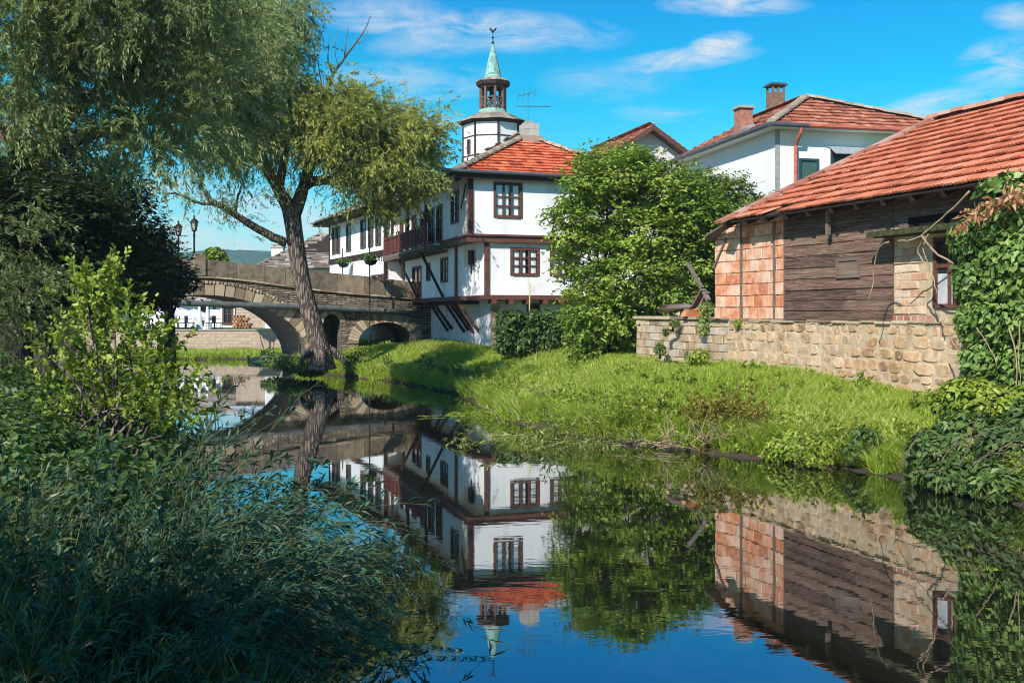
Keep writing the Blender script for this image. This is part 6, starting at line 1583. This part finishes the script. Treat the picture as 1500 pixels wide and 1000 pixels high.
grass_mesh('grass', x, y, .1+.34*RNG.random(len(x))**1.5, .006+.004*RNG.random(len(x))+.00025*y, 'longer grass hanging over the waterline of the river bank', .0+.4*RNG.random(len(x)), .62, (-.12, -.2))
x = RNG.uniform(-24, -9, 60000); y = RNG.uniform(46, 60, 60000); d = sdist(np.stack([x, y], 1), right_land); k = (d > -.3) & (d < .8); x, y = x[k], y[k]
grass_mesh('grass', x, y, .15+.25*RNG.random(len(x)), np.full(len(x), .02), 'tufted grass along the far waterline under the arch', np.full(len(x), .3), .5)
# taller weeds dotted through the lawn
def tufts(n, lab, L, mat, xr, yr, edge, leaf, per=20):
    x, y, d = grass_pts(n*6, xr, yr); k = clear(x, y) & (d < edge[1]) & (d > edge[0]) & (np.abs(x) < y*.56+1); x, y = x[k][:n], y[k][:n]; z = height(x, y); m = len(x)
    P = np.stack([x, y, z], 1); rep = 6; P = np.repeat(P, rep, 0)+RNG.normal(0, .06, (m*rep, 3))*[1, 1, 0]
    pa, di = strands(P, unit(RNG.normal(0, .32, (m*rep, 3))+[0, 0, 1]), L*(.4+.8*RNG.random(m*rep)), 6, .4)
    o = strand_leaves(pa, di, per, leaf[0], leaf[1], 1.1, M[mat], 'weeds', None, np.repeat(RNG.random(m), rep), .2); return tag(o, lab, 'weeds', kind='stuff')
tufts(240, 'leafy weeds along the sunny water edge', .5, 'bank_leaf', (-2, 8), (13, 34), (.05, 1.1), (.1, .045), 14)
tufts(90, 'broad-leaved weeds scattered over the lawn', .3, 'bank_leaf', (-4, 9), (15, 36), (1.5, 9), (.1, .05), 10)
tufts(60, 'dark weeds along the shaded bank by the willow', .6, 'nettle', (-11, -1), (30, 47), (.05, 1.0), (.16, .07), 12)

# ---------------------------------------------------------------- near bank plants
def shoot_bush(name, lab, cat, n, base_fn, aim_fn, L, leaf, mat, per, grav=.35, stem='twig', steps=10, group=None, spread=.7, fan=9):
    m = max(1, n//fan); C = base_fn(m); k = np.repeat(np.arange(m), fan); n = len(k)
    P = C[k]+RNG.normal(0, .09, (n, 3))*[1, 1, 0]; z = height(P[:, 0], P[:, 1]); P[:, 2] = np.maximum(z, -.05); loc = (float(P[:, 0].mean()), float(P[:, 1].mean()), float(P[:, 2].mean()))
    r = thing(name, loc, lab, cat, group); Ls = (L[0]+(L[1]-L[0])*RNG.random(n))*(.7+.5*RNG.random(m))[k]
    pa, di = strands(P, unit(aim_fn(C, m)[k]+RNG.normal(0, .22, (n, 3))), Ls, steps, grav, .35); pa[..., 2] = np.maximum(pa[..., 2], .02)
    tone = np.clip(RNG.random(m)[k]*.7+.35*RNG.random(n), 0, 1); strand_leaves(pa, di, per, leaf[0], leaf[1], spread, M[mat], 'foliage', r, tone, .22, .15, .22)
    ribbons('stem', pa, np.full(n, .0036), M[stem], r); return r
def box_base(x0, x1, y0, y1, slope=0.0):
    def f(n):
        y = RNG.uniform(y0, y1, n); x = RNG.uniform(x0, x1, n)+slope*(y-y0); return np.stack([x, y, np.zeros(n)], 1)
    return f
def aim(dx, dy, dz, j): return lambda P, n: unit(RNG.normal(0, j, (n, 3))+[dx, dy, dz])
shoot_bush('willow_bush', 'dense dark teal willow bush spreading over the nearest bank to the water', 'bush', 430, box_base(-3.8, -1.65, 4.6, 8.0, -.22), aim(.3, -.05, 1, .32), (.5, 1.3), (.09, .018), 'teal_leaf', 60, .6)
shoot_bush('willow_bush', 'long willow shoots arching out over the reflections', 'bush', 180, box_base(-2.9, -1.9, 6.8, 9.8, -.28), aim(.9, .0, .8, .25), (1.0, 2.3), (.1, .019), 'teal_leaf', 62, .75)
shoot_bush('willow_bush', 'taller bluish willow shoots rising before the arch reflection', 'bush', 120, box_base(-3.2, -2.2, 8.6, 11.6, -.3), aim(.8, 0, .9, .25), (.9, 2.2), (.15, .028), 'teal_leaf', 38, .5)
shoot_bush('reed_clump', 'fine grassy shoots at the very corner of the near bank', 'bush', 420, box_base(-4.6, -2.0, 4.3, 7.4, -.2), aim(.05, 0, 1, .25), (.5, 1.1), (.15, .015), 'reed_leaf', 24, .4)
gb = [(x, y, float(height([x], [y])[0])+.35, .75, .7, .5) for x, y in zip(RNG.uniform(-7.2, -3.2, 46), RNG.uniform(8.5, 14.5, 46)) if x < -1.6-.24*y+.0]
leafy_blob('nettle_bed', 'shaded bed of broad-leaved nettles and brambles behind the willow bush', 'undergrowth', gb, 15000, (.12, .085), 'nettle', (-5.5, 11.5, .9), .5, .5, .1)
gb = [(x, y, float(height([x], [y])[0])+.3, .8, .8, .5) for x, y in zip(RNG.uniform(-13, -6, 40), RNG.uniform(15, 24, 40)) if x < -.3*y-.5]
leafy_blob('nettle_bed', 'half-lit bramble thicket beneath the near willow trunk', 'undergrowth', gb, 9000, (.14, .1), 'nettle', (-9, 19, .9), .5, .5, .1)
shoot_bush('bank_bush', 'low yellow and rust tinged bush overhanging the bank above dry stems', 'bush', 200, box_base(3.4, 5.0, 19.0, 20.2, -.5), aim(.0, -.25, 1, .4), (.35, .9), (.11, .05), 'rust_leaf', 26, .7)
shoot_bush('bank_bush', 'loose tall green weeds leaning out beside the rust tinged bush', 'bush', 90, box_base(2.5, 3.4, 20.2, 21.2, -.5), aim(-.2, -.2, 1, .35), (.35, .8), (.12, .045), 'bank_leaf', 24, .5)
shoot_bush('bank_bush', 'mixed weeds with pale stems leaning over the water under the block wall', 'bush', 110, box_base(5.0, 6.3, 17.0, 17.7, -.6), aim(-.1, -.35, 1, .4), (.25, .65), (.11, .05), 'bank_leaf', 22, .7)
# sunlit young alder
DA = 13.5
ald = thing('alder_shrub', W(160, 640, DA), 'young sunlit yellow-green alder shrub with upright leaders before the bridge', 'shrub')
P2 = [(150, 490, 38, 36), (130, 452, 16, 34), (165, 442, 12, 28), (110, 520, 40, 35), (190, 500, 38, 30), (215, 540, 40, 30), (160, 550, 50, 36), (95, 570, 40, 30), (245, 575, 38, 24), (190, 590, 55, 26), (280, 600, 30, 20), (120, 610, 50, 24), (245, 620, 40, 20)]
bl_ = [pb(x, y, DA+RNG.uniform(-.6, .6), rx, rz) for x, y, rx, rz in P2]
C, O, i = blob_points(bl_, 330, .2); n = len(C)
pa, di = strands(C, unit(O*[.6, .6, .3]+RNG.normal(0, .3, (n, 3))+[0, 0, .7]), .25+.35*RNG.random(n), 6, .1)
up_ = np.array([W(128+RNG.normal(0, 9), 440+RNG.uniform(-30, 30), DA+RNG.normal(0, .2)) for _ in range(26)]+[W(165+RNG.normal(0, 12), 420+RNG.uniform(-20, 50), DA+RNG.normal(0, .2)) for _ in range(26)]+[W(210+RNG.normal(0, 12), 480+RNG.uniform(-20, 40), DA+RNG.normal(0, .2)) for _ in range(20)])
pu_, du_ = strands(up_, unit(RNG.normal(0, .2, (len(up_), 3))+[0, 0, 1]), .2+.25*RNG.random(len(up_)), 6, 0)
pa = np.concatenate([pa, pu_]); di = np.concatenate([di, du_])
strand_leaves(pa, di, 15, .085, .06, .9, M['alder_leaf'], 'foliage', ald, RNG.random(len(pa)), .05, .1, .1)
mb = MB(); bs = W(165, 640, DA)
for k in range(24):
    c = C[RNG.integers(0, n)]; rnd_branches(mb, (bs[0]+RNG.normal(0, .3), bs[1]+RNG.normal(0, .3), .6), tuple(c), .025, .008)
limb(mb, [add(bs, (0, 0, -.3)), W(150, 560, DA), W(132, 470, DA), W(128, 415, DA)], .03, .008, 6); limb(mb, [add(bs, (.1, 0, -.3)), W(170, 540, DA), W(166, 450, DA), W(162, 410, DA)], .025, .007, 6)
mb.build('stem', M['bark'], ald, True)

basket_post(502, 364, 402, 58.0, 384, 1.2, 'dark post with a hanging flower basket showing over the parapet')
basket_post(541.5, 345, 452, 48.2, 379, 1.2, 'tall dark post with a hanging flower basket in front of the bridge')

hzb = MB(); hzb.hexa([(-950, -60, -4), (950, -60, -4), (950, 1250, -4), (-950, 1250, -4), (-950, -60, 62), (950, -60, 62), (950, 1250, 62), (-950, 1250, 62)])
def m_haze():
    t = NT('air_haze'); t.t.nodes.remove(t.b); v = t.n('ShaderNodeVolumePrincipled'); v.inputs['Color'].default_value = (.72, .88, 1, 1); v.inputs['Density'].default_value = .00035; v.inputs['Anisotropy'].default_value = .1
    t.l(v.outputs[0], t.out.inputs['Volume']); return t.m
tag(hzb.build('haze', m_haze()), kind='stuff')
# trees standing on the near bank behind the camera; they shade the willow bush
for (x, y, h, r_, n_) in ((-6.6, -4.4, 7.5, 3.0, 300), (-3.0, -7.5, 8.0, 3.0, 300)):
    z = .9; rt = thing('bank_tree', (x, y, z), 'leafy tree on the near bank that shades the willow bush', 'tree', 'shade trees of the near bank')
    broad_tree(rt, [(x+RNG.normal(0, r_*.45), y+RNG.normal(0, r_*.45), z+h*.6+RNG.normal(0, 1.1), r_*.65, r_*.65, r_*.5) for _ in range(9)], n_, 12, (.2, .12), 'tree_leaf', [(x, y, z-.3), (x+.1, y, z+2), (x, y+.2, z+4), (x, y, z+h*.7)], .3, .1, clump=.7)
